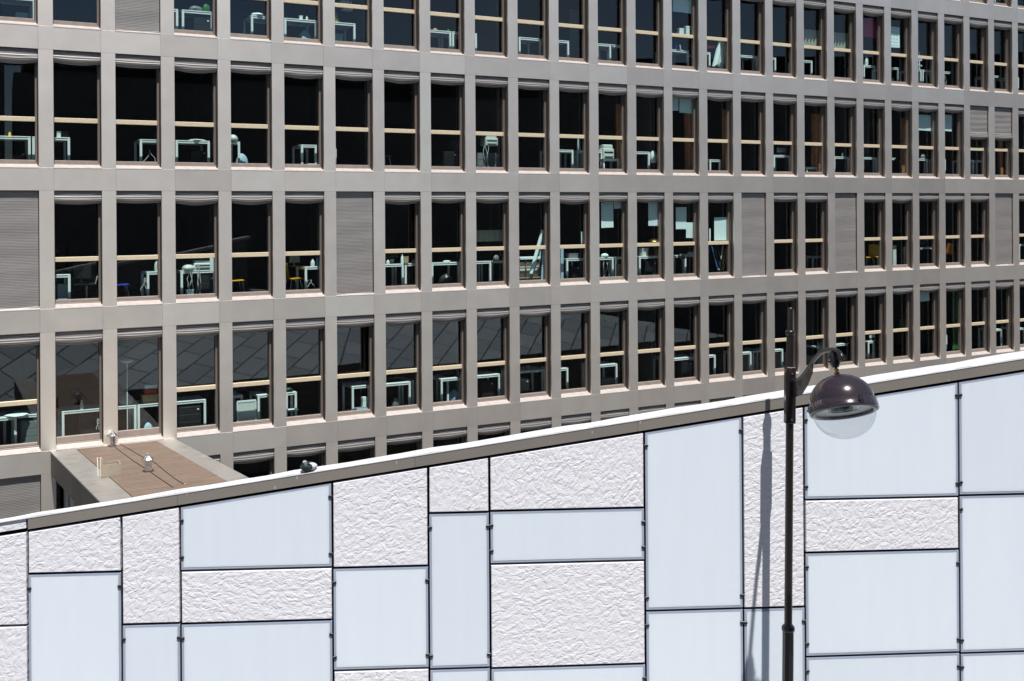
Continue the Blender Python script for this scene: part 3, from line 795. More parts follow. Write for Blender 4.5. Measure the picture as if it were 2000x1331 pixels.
band_ = hp([(.286, .076), (.2925, .074), (.300, .0), (.302, -.010), (.296, -.014), (.285, -.006), (.282, .02)], 'rim_band', 'hood')
def mk_latch(ang, z0, z1, r0, parent):
    b = MB(); X_ = HM @ Matrix.Rotation(ang, 4, 'Z')
    b.box(r0, r0 + .018, -.020, .020, z0, z1, 'black', bev=.004, xf=X_); b.box(r0 + .018, r0 + .026, -.028, .012, z0 + .02, z0 + .04, 'black', xf=X_)
    return b.build('latch', parent)
# angle of the viewer direction in the head frame
vd = (q_.inverted() @ (Vector((0, 0, EYE)) - HC).to_4d()).to_3d() if False else (q_.to_3x3().inverted() @ (Vector((0, 0, EYE)) - HC))
va = math.atan2(vd.y, vd.x)
mk_latch(va + R(32), .0, .072, .291, band_); mk_latch(va - R(74), -.004, .06, .291, band_)
hp([(.282, -.008), (.278, -.016), (.262, -.016), (.258, -.008), (.262, .0), (.282, -.002)], 'gasket', 'grey')
bowl = hp([(.272 * math.cos(t), -.012 - .232 * math.sin(t)) for t in [R(a) for a in range(0, 91, 5)]], 'bowl', 'bowl', 56)
b = MB()
b.lathe([(.278, .012), (.15, .016)], 'lampwhite', 48, xf=HM, cap=False)
rp_ = b.build('reflector_plate', lamp)
EL = HM @ Matrix.Rotation(va + R(90), 4, 'Z') @ Matrix.Diagonal((1.0, .75, 1, 1))
b = MB(); b.lathe([(.152, .017), (.14, .03), (.115, .09), (.07, .13), (0, .14)], 'lampmetal', 40, xf=EL, cap=False); b.lathe([(.30, .0185), (.145, .0185)], 'lampwhite', 40, xf=HM, cap=False)
b.build('reflector', rp_)
b = MB(); b.lathe([(.0, -.015), (.03, -.01), (.052, .01), (.055, .03), (.045, .06), (.03, .10)], 'black', 24, xf=HM @ Matrix.Translation((0, 0, .01)))
b.build('bulb', rp_)
hp([(.012, .333), (.024, .338), (.028, .345), (.022, .352), (.014, .356), (.022, .364), (.028, .371), (.024, .379), (.012, .384), (.012, .40)], 'finial', 'brass', 24)
b = MB()
b.lathe([(.0, .395), (.03, .395), (.034, .41), (.046, .43), (.052, .46), (.050, .50), (.036, .54), (.0, .555)], 'lampbrown', 20, xf=HM, cap=False)
kn = b.build('knuckle', lamp)
for a_ in (-60, 120):
    b = MB(); b.lathe([(.014, 0), (.014, .012), (.008, .018), (0, .019)], 'lampbrown', 10, xf=HM @ Matrix.Translation((0, 0, .455)) @ Matrix.Rotation(va + R(a_), 4, 'Z') @ Matrix.Translation((.05, 0, 0)) @ Matrix.Rotation(R(90), 4, 'Y')); b.build('screw', kn)

# ------------------------------------------------------------------ pigeon on the coping
def wallw(u, y, z):
    return Vector((u * math.cos(WA) - y * math.sin(WA), WZ + u * math.sin(WA) + y * math.cos(WA), z))
pu = -2.075
pg = empty('pigeon', wallw(pu, .055, topv(pu) + .125), R(-20), label='grey pigeon with green neck resting on the white coping, facing the camera', cat='pigeon')
sp = [((.010, .150, .030), .012), ((.008, .120, .034), .024), ((.004, .085, .044), .040), ((0, .045, .052), .054), ((0, .005, .054), .062), ((0, -.035, .052), .061),
      ((0, -.062, .056), .052), ((0, -.072, .078), .040), ((0, -.074, .098), .028), ((0, -.076, .114), .0225), ((0, -.079, .128), .0225), ((0, -.081, .140), .018), ((0, -.082, .147), .007)]
pg.scale = (1.02, .80, .78)
pts = [Vector(p) for p, r_ in sp]; rr = [r_ for p, r_ in sp]
cp_ = cat(pts, 4); cr = [v.x for v in cat([Vector((r_, 0, 0)) for r_ in rr], 4)]
b = MB(); b.tube(cp_, cr, 'pg_body', 20)
nn = (len(cp_) - 1) * 20
for i in range(len(cp_) - 1):
    k = i / 4
    mname = 'pg_body' if k < 3 else 'pg_breast' if k < 7.0 else 'pg_green' if k < 8.4 else 'pg_head'
    mi = b.mi(mname)
    for j in range(20): b.m[i * 20 + j] = mi
body = b.build('body', pg)
for sgn in (-1, 1):
    b = MB()
    def fn(u, v):
        a = (u - .5) * 2.3; y = -.040 + .175 * v
        rad = .074 * max(.02, math.sin(math.pi * (.30 + v * .64))) ** .5
        return (sgn * (rad * math.cos(a) * .98 + .004), y, .058 + rad * .8 * math.sin(a) * (1 - .25 * v) - .012 * v)
    b.grid(fn, 10, 12, 'pg_wing'); 
    b.build('wing', pg)
    b = MB(); b.lathe([(0, -.004), (.0026, -.002), (.0026, .002), (0, .004)], 'pg_eye', 10, xf=Matrix.Translation((sgn * .0205, -.090, .130)) @ Matrix.Rotation(R(90), 4, 'Y')); b.build('eye', pg)
b = MB(); b.box(-.02, .02, .13, .21, .022, .030, 'pg_breast', bev=.003); b.build('tail', pg)
b = MB(); b.tube([(0, -.095, .126), (0, -.106, .121), (0, -.116, .112)], [.0075, .0055, .0015], 'pg_breast', 8); bk = b.build('beak', pg)
b = MB(); b.tube([(0, -.098, .131), (0, -.107, .1265)], [.006, .004], 'paper', 8); b.build('cere', bk)

# ------------------------------------------------------------------ things on the roof box
def deckpt(x, y):
    lo_, hi_ = 0.0, 12.0
    for _ in range(40):
        q = (lo_ + hi_) / 2; s_, z_ = fac(x, y, -q)
        if z_ > DZ + DSL * q: lo_ = q
        else: hi_ = q
        # going outwards the ray rises relative to the deck until it leaves it
    return s_, q, z_
def onfac(s, p, z): return Vector((s * CP - p * SP, FZ + s * SP + p * CP, z))
def deck_solve(x, y):
    best = None
    for i in range(0, 900):
        q = i * .01; s_, z_ = fac(x, y, -q); e = abs(z_ - (DZ + .006 + DSL * q))
        if best is None or e < best[0]: best = (e, s_, q, z_)
    return best[1], best[2], DZ + .006 + DSL * best[2]
def lantern(x, y, label, rot, damaged):
    s_, q, z_ = deck_solve(x, y)
    o = empty('tin_lantern', onfac(s_, -q, z_), PHI + rot, label=label, cat='lantern', group='tin lanterns on the decked roof')
    b = MB(); b.box(-.072, .072, -.072, .072, .012, .30, 'galv', bev=.006)
    b.box(-.055, .055, -.076, -.071, .05, .27, 'galv'); b.build('body', o)
    b = MB(); b.box(-.105, .105, -.105, .105, .0, .012, 'dark'); b.build('base', o)
    b = MB()
    n = 8; prof = [(.150, .285), (.150, .30), (.10, .345), (.05, .385), (.0, .392)]
    b.lathe(prof, 'galv', n, smooth=False, cap=False, xf=Matrix.Rotation(R(22.5), 4, 'Z')); b.build('cap', o)
    b = MB(); b.tube([(.032 * math.cos(t), 0, .41 + .032 * math.sin(t)) for t in [R(a) for a in range(0, 361, 30)]], .007, 'galv', 8); b.build('ring', o)
    o.scale = (.85, .85, .82)
    if damaged:
        b = MB(); b.box(.01, .03, -.083, -.076, .03, .29, 'dark'); b.build('strap', o)
lantern(219.5, 871.5, 'tin lantern with a black strap, close to the office windows', .1, True)
lantern(289.5, 921, 'tin lantern standing in the middle of the brown decking', -.05, False)
s_, q, z_ = deck_solve(218, 931)
o = empty('storage_box', onfac(s_, -q, z_), PHI - .02, label='open beige box on the decking beside the metal margin', cat='box')
b = MB(); hw, dp_, hh = .175, .30, .235
b.box(-hw, hw, 0, .02, 0, hh, 'box'); b.box(-hw, hw, dp_ - .02, dp_, 0, hh, 'box'); b.box(-hw, -hw + .02, .021, dp_ - .021, 0, hh, 'box'); b.box(hw - .02, hw, .021, dp_ - .021, 0, hh, 'box')
b.build('side_panel', o)
b = MB(); b.box(-hw + .021, hw - .021, .021, dp_ - .021, .0, .05, 'dark'); b.build('bottom_panel', o)
for (x, y, h_, w1, m_, lab, ln) in ((191.5, 930, .36, .009, 'white', 'white stick leaning at the left of the beige box', -.03), (196, 932, .38, .014, 'stick', 'pale wooden slat between the white stick and the beige box', .02), (199.8, 933, .36, .018, 'box', 'brown slat touching the left side of the beige box', 0)):
    s_, q, z_ = deck_solve(x, y)
    b = MB(); b.box(-w1, w1, -.012, .012, 0, h_, m_, bev=.003)
    o = b.build('slat', None); o.location = onfac(s_, -q, z_); o.rotation_euler = (0, ln, PHI); tag(o, lab, 'slat', 'slats beside the beige box')
for pts_, lab, orange in (([(224, 873), (236, 883), (262, 902), (283, 915.5), (310, 934), (338, 953)], 'dark cable running from the near lantern down the decking', None),
                          ([(234, 862), (252, 878), (280, 894), (300, 903), (322, 921), (345, 938), (361, 947.5)], 'thin dark cable with an orange plug at its end', (361, 947.5))):
    P_ = []
    for x, y in pts_:
        s_, q, z_ = deck_solve(x, y); P_.append(onfac(s_, -max(q, .02), z_ + .008))
    b = MB(); o0 = P_[0].copy(); b.tube([p - o0 for p in cat(P_, 5)], .007, 'cable', 6); o = b.build('cable', None); o.location = o0
    tag(o, lab, 'cable')
    if orange:
        b = MB(); p = P_[-1] - o0; b.box(p.x - .018, p.x + .018, p.y - .018, p.y + .018, p.z - .01, p.z + .018, 'orange', bev=.006); b.build('plug', o)

# ------------------------------------------------------------------ things behind the office glass
ORD = ['first', 'second', 'third', 'fourth', 'fifth', 'sixth', 'seventh', 'eighth', 'ninth', 'tenth', '11th', '12th', '13th', '14th', '15th', '16th', '17th', '18th', '19th', '20th', '21st', '22nd', '23rd', '24th', '25th', '26th', '27th', '28th', '29th']
ROWN = {0: 'top corner row', 1: 'top full row', 2: 'second full row', 3: 'third full row', 4: 'fourth full row'}
def colof(x):
    s_, _ = fac(x, 414, 0); return max(0, min(28, int(math.floor((s_ - S0) / MOD + 1e-6))))
def where(x, r, c=None): return '%s window of the %s' % (ORD[colof(x) if c is None else c], ROWN[r])
def put(name, x, r, p, label, cat_, group=None, rz=0, dz=0, y=None, c=None):
    """root on the floor (or at photo row y) at depth p behind the facade"""
    s_, z_ = fac(x, 414 if y is None else y, p)
    z = BOT[r] + dz if y is None else z_
    return empty(name, onfac(s_, p, z), PHI + rz, label='%s, %s' % (label, where(x, r, c)), cat=cat_, group=group)
def desk(r, x0, x1, p=.62, extra='white steel desk', legs='lr', dp=.75, h=.74, lw=.028):
    s0, _ = fac(x0, 414, p); s1, _ = fac(x1, 414, p)
    w_ = max(.3, s1 - s0)
    vis = [x for x in (x0, (x0 + x1) / 2, x1)]
    o = put('desk', (x0 + x1) / 2, r, p, extra, 'desk', 'white desks behind the office windows')
    o.location = onfac((s0 + s1) / 2, p, BOT[r] + .0)
    hw = w_ / 2
    b = MB(); b.box(-hw, hw, 0, dp, h - .024, h, 'whitetop', bev=.004); b.build('tabletop', o)
    b = MB(); b.box(-hw + lw * 2, hw - lw * 2, .01, .04, h - .07, h - .026, 'white'); b.box(-hw + lw * 2, hw - lw * 2, dp - .04, dp - .01, h - .07, h - .026, 'white')
    b.box(-hw + .01, -hw + .05, .04, dp - .04, h - .07, h - .026, 'white'); b.box(hw - .05, hw - .01, .04, dp - .04, h - .07, h - .026, 'white'); b.build('frame', o)
    for sx_, k in ((-1, 'l'), (1, 'r')):
        for yy in (.0, dp - .056):
            if k in legs or yy > 0:
                b = MB(); xa = sx_ * (hw - lw); b.box(xa - lw, xa + lw, yy + .002, yy + .056, 0, h - .025, 'white', bev=.003); b.build('leg', o)
    return o
def cabinet(r, x, p=.75, w_=.42, h=.6, m_='black', label='black drawer cabinet under the desk', d=.55, name='drawer_cabinet'):
    o = put(name, x, r, p, label, 'cabinet', 'drawer cabinets under the desks'); hw = w_ / 2
    b = MB(); b.box(-hw, hw, 0, d, .03, h, m_, bev=.008); b.build('body', o)
    for k in range(3):
        b = MB(); z0 = .05 + (h - .06) * k / 3; b.box(-hw + .012, hw - .012, -.014, -.001, z0, z0 + (h - .06) / 3 - .012, m_, bev=.004)
        dr = b.build('drawer', o)
        if k == 2: b = MB(); b.box(hw - .10, hw - .05, -.018, -.0145, z0 + .09, z0 + .12, 'paper'); b.build('tag', dr)
    return o
def paper(r, x0, x1, y0, y1, label='sheet of paper taped inside', m_='paper', p=.31, name='paper_sheet', cat_='paper', group='paper sheets hanging in the windows', lines=0):
    s0, z1 = fac(x0, y0, p); s1, z0 = fac(x1, y1, p)
    xm = (x0 + x1) / 2
    o = empty(name, onfac((s0 + s1) / 2, p, (z0 + z1) / 2), PHI, label='%s, %s' % (label, where(xm, r)), cat=cat_, group=group)
    hw, hh = (s1 - s0) / 2, abs(z1 - z0) / 2
    b = MB()
    def fn(u, v): return (-hw + 2 * hw * u, .008 * math.sin(3 * v + x0) * (1 - v), -hh + 2 * hh * v + .006 * math.sin(3 * u + x0) * (1 - v))
    b.grid(fn, 5, 8, m_); 
    def fn2(u, v): a = fn(u, v); return (a[0], a[1] + .003, a[2])
    b.grid(fn2, 5, 8, m_); b.build('sheet', o)
    if lines:
        b = MB()
        for i in range(lines):
            for j in range(3):
                z = -hh + 2 * hh * (i + .5) / lines; x = -hw + .04 + (2 * hw - .08) * j / 3
                b.box(x, x + (2 * hw) * .16, -.006, -.004, z - .006, z + .006, 'black')
        b.build('print', o)
    return o
def on(r, x, p, h=.74): return dict(dz=h)
def printer(r, x, p=.68, h=.74, w_=.42, d=.4, hh=.28, label='white printer on the desk'):
    o = put('printer', x, r, p, label, 'printer', 'printers behind the office windows', dz=h)
    b = MB(); b.box(-w_ / 2, w_ / 2, 0, d, 0, hh * .72, 'paleplastic', bev=.02); b.build('body', o)
    b = MB(); b.box(-w_ / 2 + .03, w_ / 2 - .03, .03, d - .03, hh * .72, hh, 'paleplastic', bev=.02); b.build('lid', o)
    b = MB(); b.box(-w_ / 2 + .05, w_ / 2 - .05, -.06, .05, .05, .065, 'grey'); b.build('tray', o)
    b = MB(); b.box(-w_ / 2 + .04, w_ / 2 - .04, -.004, 0, hh * .38, hh * .5, 'dark'); b.build('slot', o)
    return o
def wires(r, x, p, h0, h1, seed, label='white cables hanging', m_='white_cable', spread=.18):
    rr_ = random.Random(seed)
    o = put('cable', x, r, p, label, 'cable', 'cables hanging below the desks')
    b = MB()
    for k in range(3):
        x_ = rr_.uniform(-spread, spread) * .3; pts = []
        for i in range(9):
            t = i / 8; pts.append(Vector((x_ + spread * math.sin(t * 3 + k * 2) * (.5 + .5 * t) * rr_.uniform(.6, 1), .02 * k, h0 + (h1 - h0) * t)))
        b.tube(cat(pts, 3), .008, m_, 6)
    b.build('cord', o)
def bag(r, x, p, h0, w_, hh, m_, label, name='bag', cat_='bag', seed=1):
    o = put(name, x, r, p, label, cat_, None, dz=h0); rr_ = random.Random(seed)
    b = MB(); ph = rr_.uniform(0, 6)
    def fn(u, v):
        a = u * 2 * math.pi; rad = (1 + .13 * math.sin(3 * a + ph) + .08 * math.sin(7 * a + 5 * v)) * (math.sin(math.pi * min(.98, v * .8 + .18)) ** .5)
        return (w_ / 2 * math.cos(a) * rad, w_ / 2.6 * math.sin(a) * rad, hh * v)
    b.grid(fn, 18, 8, m_)
    b.add([fn(i / 18, 1) for i in range(18)], [list(range(18))], m_); b.build('sack', o)
def crate(r, x, p, h0, w_, d, hh, m_, label, name='box', cat_='box', group=None, rz=0, lid=True):
    o = put(name, x, r, p, label, cat_, group, dz=h0, rz=rz)
    b = MB(); b.box(-w_ / 2, w_ / 2, 0, d, 0, hh, m_, bev=.006); b.build('body', o)
    if lid: b = MB(); b.box(-w_ / 2 - .004, w_ / 2 + .004, -.004, d + .004, hh * .82, hh + .003, m_); b.build('lid', o)
    return o
def shell_chair(r, x, p, m_, rz, label, back=True):
    o = put('shell_chair', x, r, p, label, 'chair', 'plastic shell chairs behind the office windows', rz=rz)
    b = MB()
    prof = [(-.20, .44), (-.17, .455), (.0, .445), (.13, .44), (.18, .455), (.205, .50), (.215, .60), (.235, .72), (.25, .84), (.25, .86)]
    if not back: prof = prof[:6]
    def fn(u, v):
        k = v * (len(prof) - 1); i = min(int(k), len(prof) - 2); t = k - i
        y = prof[i][0] * (1 - t) + prof[i + 1][0] * t; z = prof[i][1] * (1 - t) + prof[i + 1][1] * t
        return ((u - .5) * .42, y, z + .01 * math.cos((u - .5) * 3))
    b.grid(fn, 6, 27, m_)
    b.grid(lambda u, v: (fn(u, v)[0], fn(u, v)[1], fn(u, v)[2] - .012), 6, 27, m_); b.build('seat_shell', o)
    for sx_ in (-1, 1):
        for sy in (-1, 1):
            b = MB(); b.tube([(sx_ * .15, sy * .12, .43), (sx_ * .20, sy * .20, .0)], .011, 'chrome', 8); b.build('leg', o)
    return o
def office_chair(r, x, p, rz, label):
    o = put('office_chair', x, r, p, label, 'chair', None, rz=rz)
    b = MB(); b.box(-.24, .24, -.24, .24, .44, .52, 'black', bev=.03); b.build('seat', o)
    b = MB(); b.box(-.22, .22, .22, .29, .60, 1.02, 'black', bev=.03); b.build('backrest', o)
    b = MB(); b.tube([(0, .27, .47), (0, .3, .7)], .02, 'black'); b.tube([(0, 0, .08), (0, 0, .45)], .03, 'chrome'); b.build('column', o)
    b = MB()
    for k in range(5): a = k * 2 * math.pi / 5; b.tube([(0, 0, .1), (.3 * math.cos(a), .3 * math.sin(a), .05)], .018, 'black')
    b.build('star_base', o)
    for sx_ in (-1, 1): b = MB(); b.tube([(sx_ * .25, .1, .48), (sx_ * .29, .08, .66), (sx_ * .29, -.14, .67)], .016, 'grey'); b.build('armrest', o)
def bottle(r, x, p, m_, label, h=.26, rad=.035, hz=.74, cat_='bottle', name='bottle'):
    o = put(name, x, r, p, label, cat_, None, dz=hz)
    b = MB(); b.lathe([(rad, 0), (rad, h * .62), (rad * .6, h * .8), (rad * .35, h * .86), (rad * .35, h * .94)], m_, 14); b.build('body', o)
    b = MB(); b.lathe([(rad * .42, h * .92), (rad * .42, h)], m_, 12); b.build('cap', o)
def roll(r, x0, y0, x1, y1, p, rad, m_, label):
    s0, z0 = fac(x0, y0, p); s1, z1 = fac(x1, y1, p)
    a, c = onfac(s0, p, z0), onfac(s1, p, z1)
    o = empty('paper_roll', a, 0, label='%s, %s' % (label, where((x0 + x1) / 2, r)), cat='roll', group='rolls leaning behind the glass')
    b = MB(); d = c - a; nn_ = 14
    b.tube([(0, 0, 0), d], rad, m_, nn_); b.build('tube', o)
def monitor(r, x, p, h, w_, hh, label, m_='paleplastic', rz=0):
    o = put('monitor', x, r, p, label, 'monitor', 'monitors on the desks', dz=h, rz=rz)
    b = MB(); b.box(-w_ / 2, w_ / 2, 0, .04, .1, .1 + hh, m_, bev=.008); b.build('screen', o)
    b = MB(); b.box(-.02, .02, .04, .07, .0, .2, m_); b.box(-.11, .11, -.05, .12, 0, .015, m_); b.build('stand', o)
def door(r, x0, x1, p, m_='wood', label='brown wooden door seen deep inside'):
    s0, _ = fac(x0, 414, p); s1, _ = fac(x1, 414, p); o = put('inner_door', (x0 + x1) / 2, r, p, label, 'door', 'wooden doors inside the office')
    b = MB(); b.box(-(s1 - s0) / 2, (s1 - s0) / 2, 0, .05, 0, 2.2, m_); b.build('leaf', o)
    b = MB(); b.tube([(-(s1 - s0) / 2 + .07, -.04, 1.0), (-(s1 - s0) / 2 + .19, -.04, 1.0)], .01, 'chrome'); b.build('handle', o)
def drape(r, x0, x1, p, m_, label, z0=.02, z1=2.6, cat_='curtain', name='curtain'):
    s0, _ = fac(x0, 414, p); s1, _ = fac(x1, 414, p); o = put(name, (x0 + x1) / 2, r, p, label, cat_, None); w2 = (s1 - s0) / 2
    b = MB(); b.grid(lambda u, v: (-w2 + 2 * w2 * u, .03 * math.sin(u * 30), z0 + (z1 - z0) * v), 40, 2, m_); b.build('cloth', o)

# --- top full row
desk(1, -60, 72, .7, 'white desk end above a waste bin'); crate(1, 46, .9, 0, .26, .3, .42, 'bluepale', 'pale blue waste bin under the desk', 'waste_bin', 'bin', lid=False)
cabinet(1, 398, .68, .42, .6); desk(1, 358, 419, .62, 'white desk carrying a green and white bag'); desk(1, 318, 351, .62, 'short white desk at the pier')
bag(1, 405, .72, .745, .18, .20, 'green', 'green and white bag on the desk', seed=3); bag(1, 384, .74, .745, .32, .13, 'grey', 'crumpled grey cloth on the desk', 'cloth', 'cloth', seed=4)
desk(1, 493, 552, .62, 'white desk with papers', 'l'); bag(1, 506, .7, .745, .3, .08, 'paper', 'loose papers on the desk', 'papers', 'papers', 6)
desk(1, 558, 622, .62, 'white desk with a glass and a bin below'); bag(1, 597, .9, .0, .34, .5, 'bluepale', 'translucent sack under the desk', seed=7); crate(1, 591, .7, .745, .08, .08, .1, 'paper', 'small white carton on the desk'); bottle(1, 602, .7, 'paleplastic', 'pale green cup on the desk', .1, .03, .745, 'cup', 'cup')
desk(1, 652, 697, .62, 'white desk with leaning folders', 'r'); crate(1, 662, .9, 0, .30, .35, .48, 'bluepale', 'clear plastic storage box under the desk', 'storage_box')
for k, (dx, m_, t_) in enumerate(((0, 'paper', 'white'), (4, 'yellow', 'yellow'), (8, 'grey', 'grey'))):
    o = put('folder', 657 + dx, 1, .75, '%s folder leaning on the desk' % t_, 'folder', 'folders leaning on the desk', dz=.76); b = MB(); b.box(-.012, .012, 0, .24, 0, .31, m_, bev=.003); b.build('cover', o); o.rotation_euler[1] = -.35
for k in range(6):
    o = put('book', 674 + k * 3.4, 1, .9, '%s book from the left in the slanted group' % ORD[k], 'book', 'books standing on the shelf', dz=1.13); b = MB(); b.box(-.011, .011, 0, .2, 0, .27 - .01 * (k % 3), 'paper' if k % 2 else 'bluepale', bev=.002); b.build('cover', o); o.rotation_euler[1] = -.12
desk(1, 836, 884, .62, 'white desk with small toys'); desk(1, 886, 934, .62, 'white desk crossing behind the pier'); bag(1, 852, .7, .745, .12, .06, 'card', 'small brown figure on the desk', 'figurine', 'toy', 9); bottle(1, 878, .7, 'green', 'small green cup on the desk', .07, .03, .745, 'cup', 'cup')
desk(1, 1016, 1060, .62, 'white desk with a cable on top'); desk(1, 1080, 1114, .62, 'white desk in front of a pale board', 'r')
paper(1, 1112, 1131, 18, 112, 'tall pale board standing behind the desk', 'interior_pale', 1.6, 'board', 'board', None)
desk(1, 1168, 1196, .62, 'white desk with pencils'); desk(1, 1197, 1216, .62, 'short white desk beside it', '')
paper(1, 1314, 1352, -20, 27, 'broad pale poster'); desk(1, 1310, 1348, .62, 'white desk under white boxes', 'r')
crate(1, 1334, .42, 1.17, .17, .12, .21, 'paper', 'lower white carton on the rail'); crate(1, 1347, .42, 1.17, .16, .12, .30, 'paper', 'taller white carton on the rail')
bottle(1, 1323, .7, 'blue', 'blue and white bottle on the desk', .24, .04); bottle(1, 1330, .7, 'paleplastic', 'pale bottle on the desk', .18, .035)
roll(1, 1396, 132, 1408, 82, .7, .10, 'paper', 'thick white roll leaning inside'); roll(1, 1408, 134, 1414, 84, .62, .09, 'paper', 'second white roll leaning inside'); bag(1, 1390, .8, .9, .3, .12, 'red', 'crumpled red cloth', 'cloth', 'cloth', 11); desk(1, 1370, 1390, .62, 'white desk corner')
desk(1, 1447, 1482, .62, 'white desk with dark things below', 'r'); desk(1, 1500, 1518, .62, 'white desk end'); desk(1, 1571, 1589, .62, 'white desk end', 'r')
drape(1, 1571, 1602, .5, 'shade', 'lowered green grey roller shade', 1.2, 1.75, 'roller shade', 'roller_shade'); drape(1, 1629, 1658, .5, 'shade', 'lowered green grey roller shade', 1.2, 1.75, 'roller shade', 'roller_shade')
drape(1, 1684, 1713, .5, 'magenta', 'magenta roller shade', 1.7, 2.35, 'roller shade', 'roller_shade')
desk(1, 1689, 1712, .62, 'white desk with a white cone'); bag(1, 1694, .7, .745, .14, .3, 'paper', 'pointed white object on the desk', 'paper_cone', 'paper', 12)
paper(1, 1738, 1757, 52, 94, 'white chart with rows of short lines', lines=6); desk(1, 1735, 1758, .62, 'white desk with a bag on top', 'r'); crate(1, 1743, .9, 0, .24, .3, .4, 'bluepale', 'grey blue bin under the desk', 'waste_bin', 'bin', lid=False)
o = put('desk_stand', 1798, 1, .6, 'pale blue cross shaped stand', 'stand', None, dz=.745); b = MB(); b.box(-.02, .02, 0, .03, 0, .62, 'paper'); b.box(-.13, .13, 0, .03, .30, .42, 'bluepale'); b.box(-.12, .12, -.01, .02, .1, .16, 'bluepale'); b.build('post', o)
desk(1, 1790, 1802, .62, 'narrow white desk end'); desk(1, 1804, 1822, .62, 'narrow white desk end beside the other'); desk(1, 1841, 1860, .62, 'white desk end with cables', ''); wires(1, 1845, .66, .7, .05, 5, 'thin white cable hanging')
desk(1, 1938, 1954, .62, 'white desk end with a paper', 'l'); desk(1, 1976, 1992, .62, 'white desk at the edge'); monitor(1, 1985, .7, .745, .3, .2, 'pale monitor')
# --- top corner row
desk(0, 1885, 1900, .62, 'broad white desk end'); desk(0, 1937, 1948, .62, 'white desk leg'); desk(0, 1850, 1862, .62, 'white desk end')
# --- second full row
desk(2, -60, 61, .62, 'white desk with a yellow thing on top'); desk(2, 64, 138, .62, 'white desk crossing behind the pier'); bottle(2, 20, .75, 'yellow', 'small yellow bottle on the desk', .12, .03); cabinet(2, 30, .95, .5, .34, 'black', 'low black box on the floor under the desk')
crate(2, 116, .75, .745, .09, .12, .14, 'paleplastic', 'small pale carton on the desk'); crate(2, 126, .8, .745, .2, .15, .15, 'black', 'black box with a white tag on the desk')
desk(2, 274, 330, .62, 'white desk with curled cables below', 'l'); wires(2, 288, .75, .5, .0, 2, 'curled white cables on the floor', spread=.2)
desk(2, 344, 411, .62, 'white desk with papers'); bag(2, 385, .75, .745, .4, .04, 'paper', 'flat papers on the desk', 'papers', 'papers', 14); cabinet(2, 390, .95, .4, .5)
desk(2, 430, 470, .62, 'white desk holding a pale telephone', 'r'); bag(2, 456, .66, .745, .26, .17, 'paleplastic', 'pale plastic telephone on the desk', 'telephone', 'telephone', 15); bag(2, 472, .75, .0, .3, .45, 'bluepale', 'clear sack beside the desk leg', seed=16)
desk(2, 589, 620, .55, 'small white stand with a sign at its foot', h=.70)
s_, z_ = fac(608, 317, .42); o = empty('arrow_sign', onfac(s_, .42, BOT[2] + .02), PHI, label='small white card with a black pointed arch, sixth window of the second full row', cat='sign')
b = MB(); b.box(-.10, .10, 0, .01, 0, .19, 'paper'); b.build('card', o)
b = MB(); b.prism([(-.075, .02), (-.04, .02), (0, .12), (.04, .02), (.075, .02), (.02, .16), (-.02, .16)], -.004, -.001, 'black'); b.build('symbol', o)
crate(2, 655, .6, 0, .10, .4, .62, 'paleplastic', 'pale cabinet edge', 'cabinet', 'cabinet', lid=False)
shell_chair(2, 748, .7, 'red', R(90), 'red shell chair half behind the pier')
cabinet(2, 881, .75, .42, .62, 'black', 'dark cabinet with a white tag'); monitor(2, 888, .8, .63, .34, .2, 'black tray on the dark cabinet', 'black')
cabinet(2, 955, .85, .72, .62, 'grey', 'grey cabinet with cables in front'); printer(2, 962, .6, .80, .40, .35, .32, 'white printer near the rail'); wires(2, 950, .55, .8, .0, 3, 'two long white cables hanging from the printer', spread=.14)
desk(2, 1080, 1121, .62, 'white desk with a black box', 'r'); desk(2, 1128, 1150, .75, 'white desk end behind', 'l'); bag(2, 1131, .62, .745, .1, .36, 'bluepale', 'blue and white bottle shape on the desk', 'spray_bottle', 'bottle', 17)
desk(2, 1179, 1211, .5, 'small low white table under the printer', h=.50, dp=.45); printer(2, 1190, .55, .505, .40, .35, .42, 'large white printer on a low table'); desk(2, 1160, 1178, .62, 'white desk corner'); wires(2, 1178, .5, .3, .0, 4, 'black cable beside the low table', 'cable')
desk(2, 1235, 1270, .62, 'white desk with black things on top', 'r'); bag(2, 1277, .6, .4, .24, .38, 'paper', 'white plastic bag hanging at the desk', seed=18); crate(2, 1256, .55, 0, .08, .08, .12, 'yellow', 'small yellow carton on the floor'); crate(2, 1262, .55, 0, .09, .08, .13, 'blue', 'small blue carton on the floor')
paper(2, 1312, 1325, 186, 217, 'narrow pale sheet'); paper(2, 1327, 1353, 188, 222, 'broad pale sheet')
desk(2, 1387, 1409, .7, 'low white table', h=.55); desk(2, 1512, 1545, .62, 'white desk with a monitor'); monitor(2, 1527, .8, .745, .36, .16, 'grey monitor', 'grey')
desk(2, 1576, 1600, .55, 'low white table', h=.36, dp=.4); desk(2, 1630, 1659, .62, 'white desk with a printer'); desk(2, 1686, 1714, .62, 'white desk with bottles'); bottle(2, 1647, .7, 'grey', 'grey bottle on the desk', .16, .05)
desk(2, 1736, 1750, .62, 'white desk corner', ''); desk(2, 1790, 1813, .62, 'white desk under a grey bag', 'r'); desk(2, 1836, 1848, .62, 'narrow white desk corner', 'r'); desk(2, 1893, 1903, .62, 'white desk end below the blind'); desk(2, 1908, 1930, .7, 'second white desk below the blind'); bag(2, 1803, .7, .745, .2, .16, 'grey', 'grey bag on the desk', seed=19)
paper(2, 1792, 1818, 224, 256, 'pale green sheet'); paper(2, 1842, 1859, 224, 257, 'narrow pale green sheet')
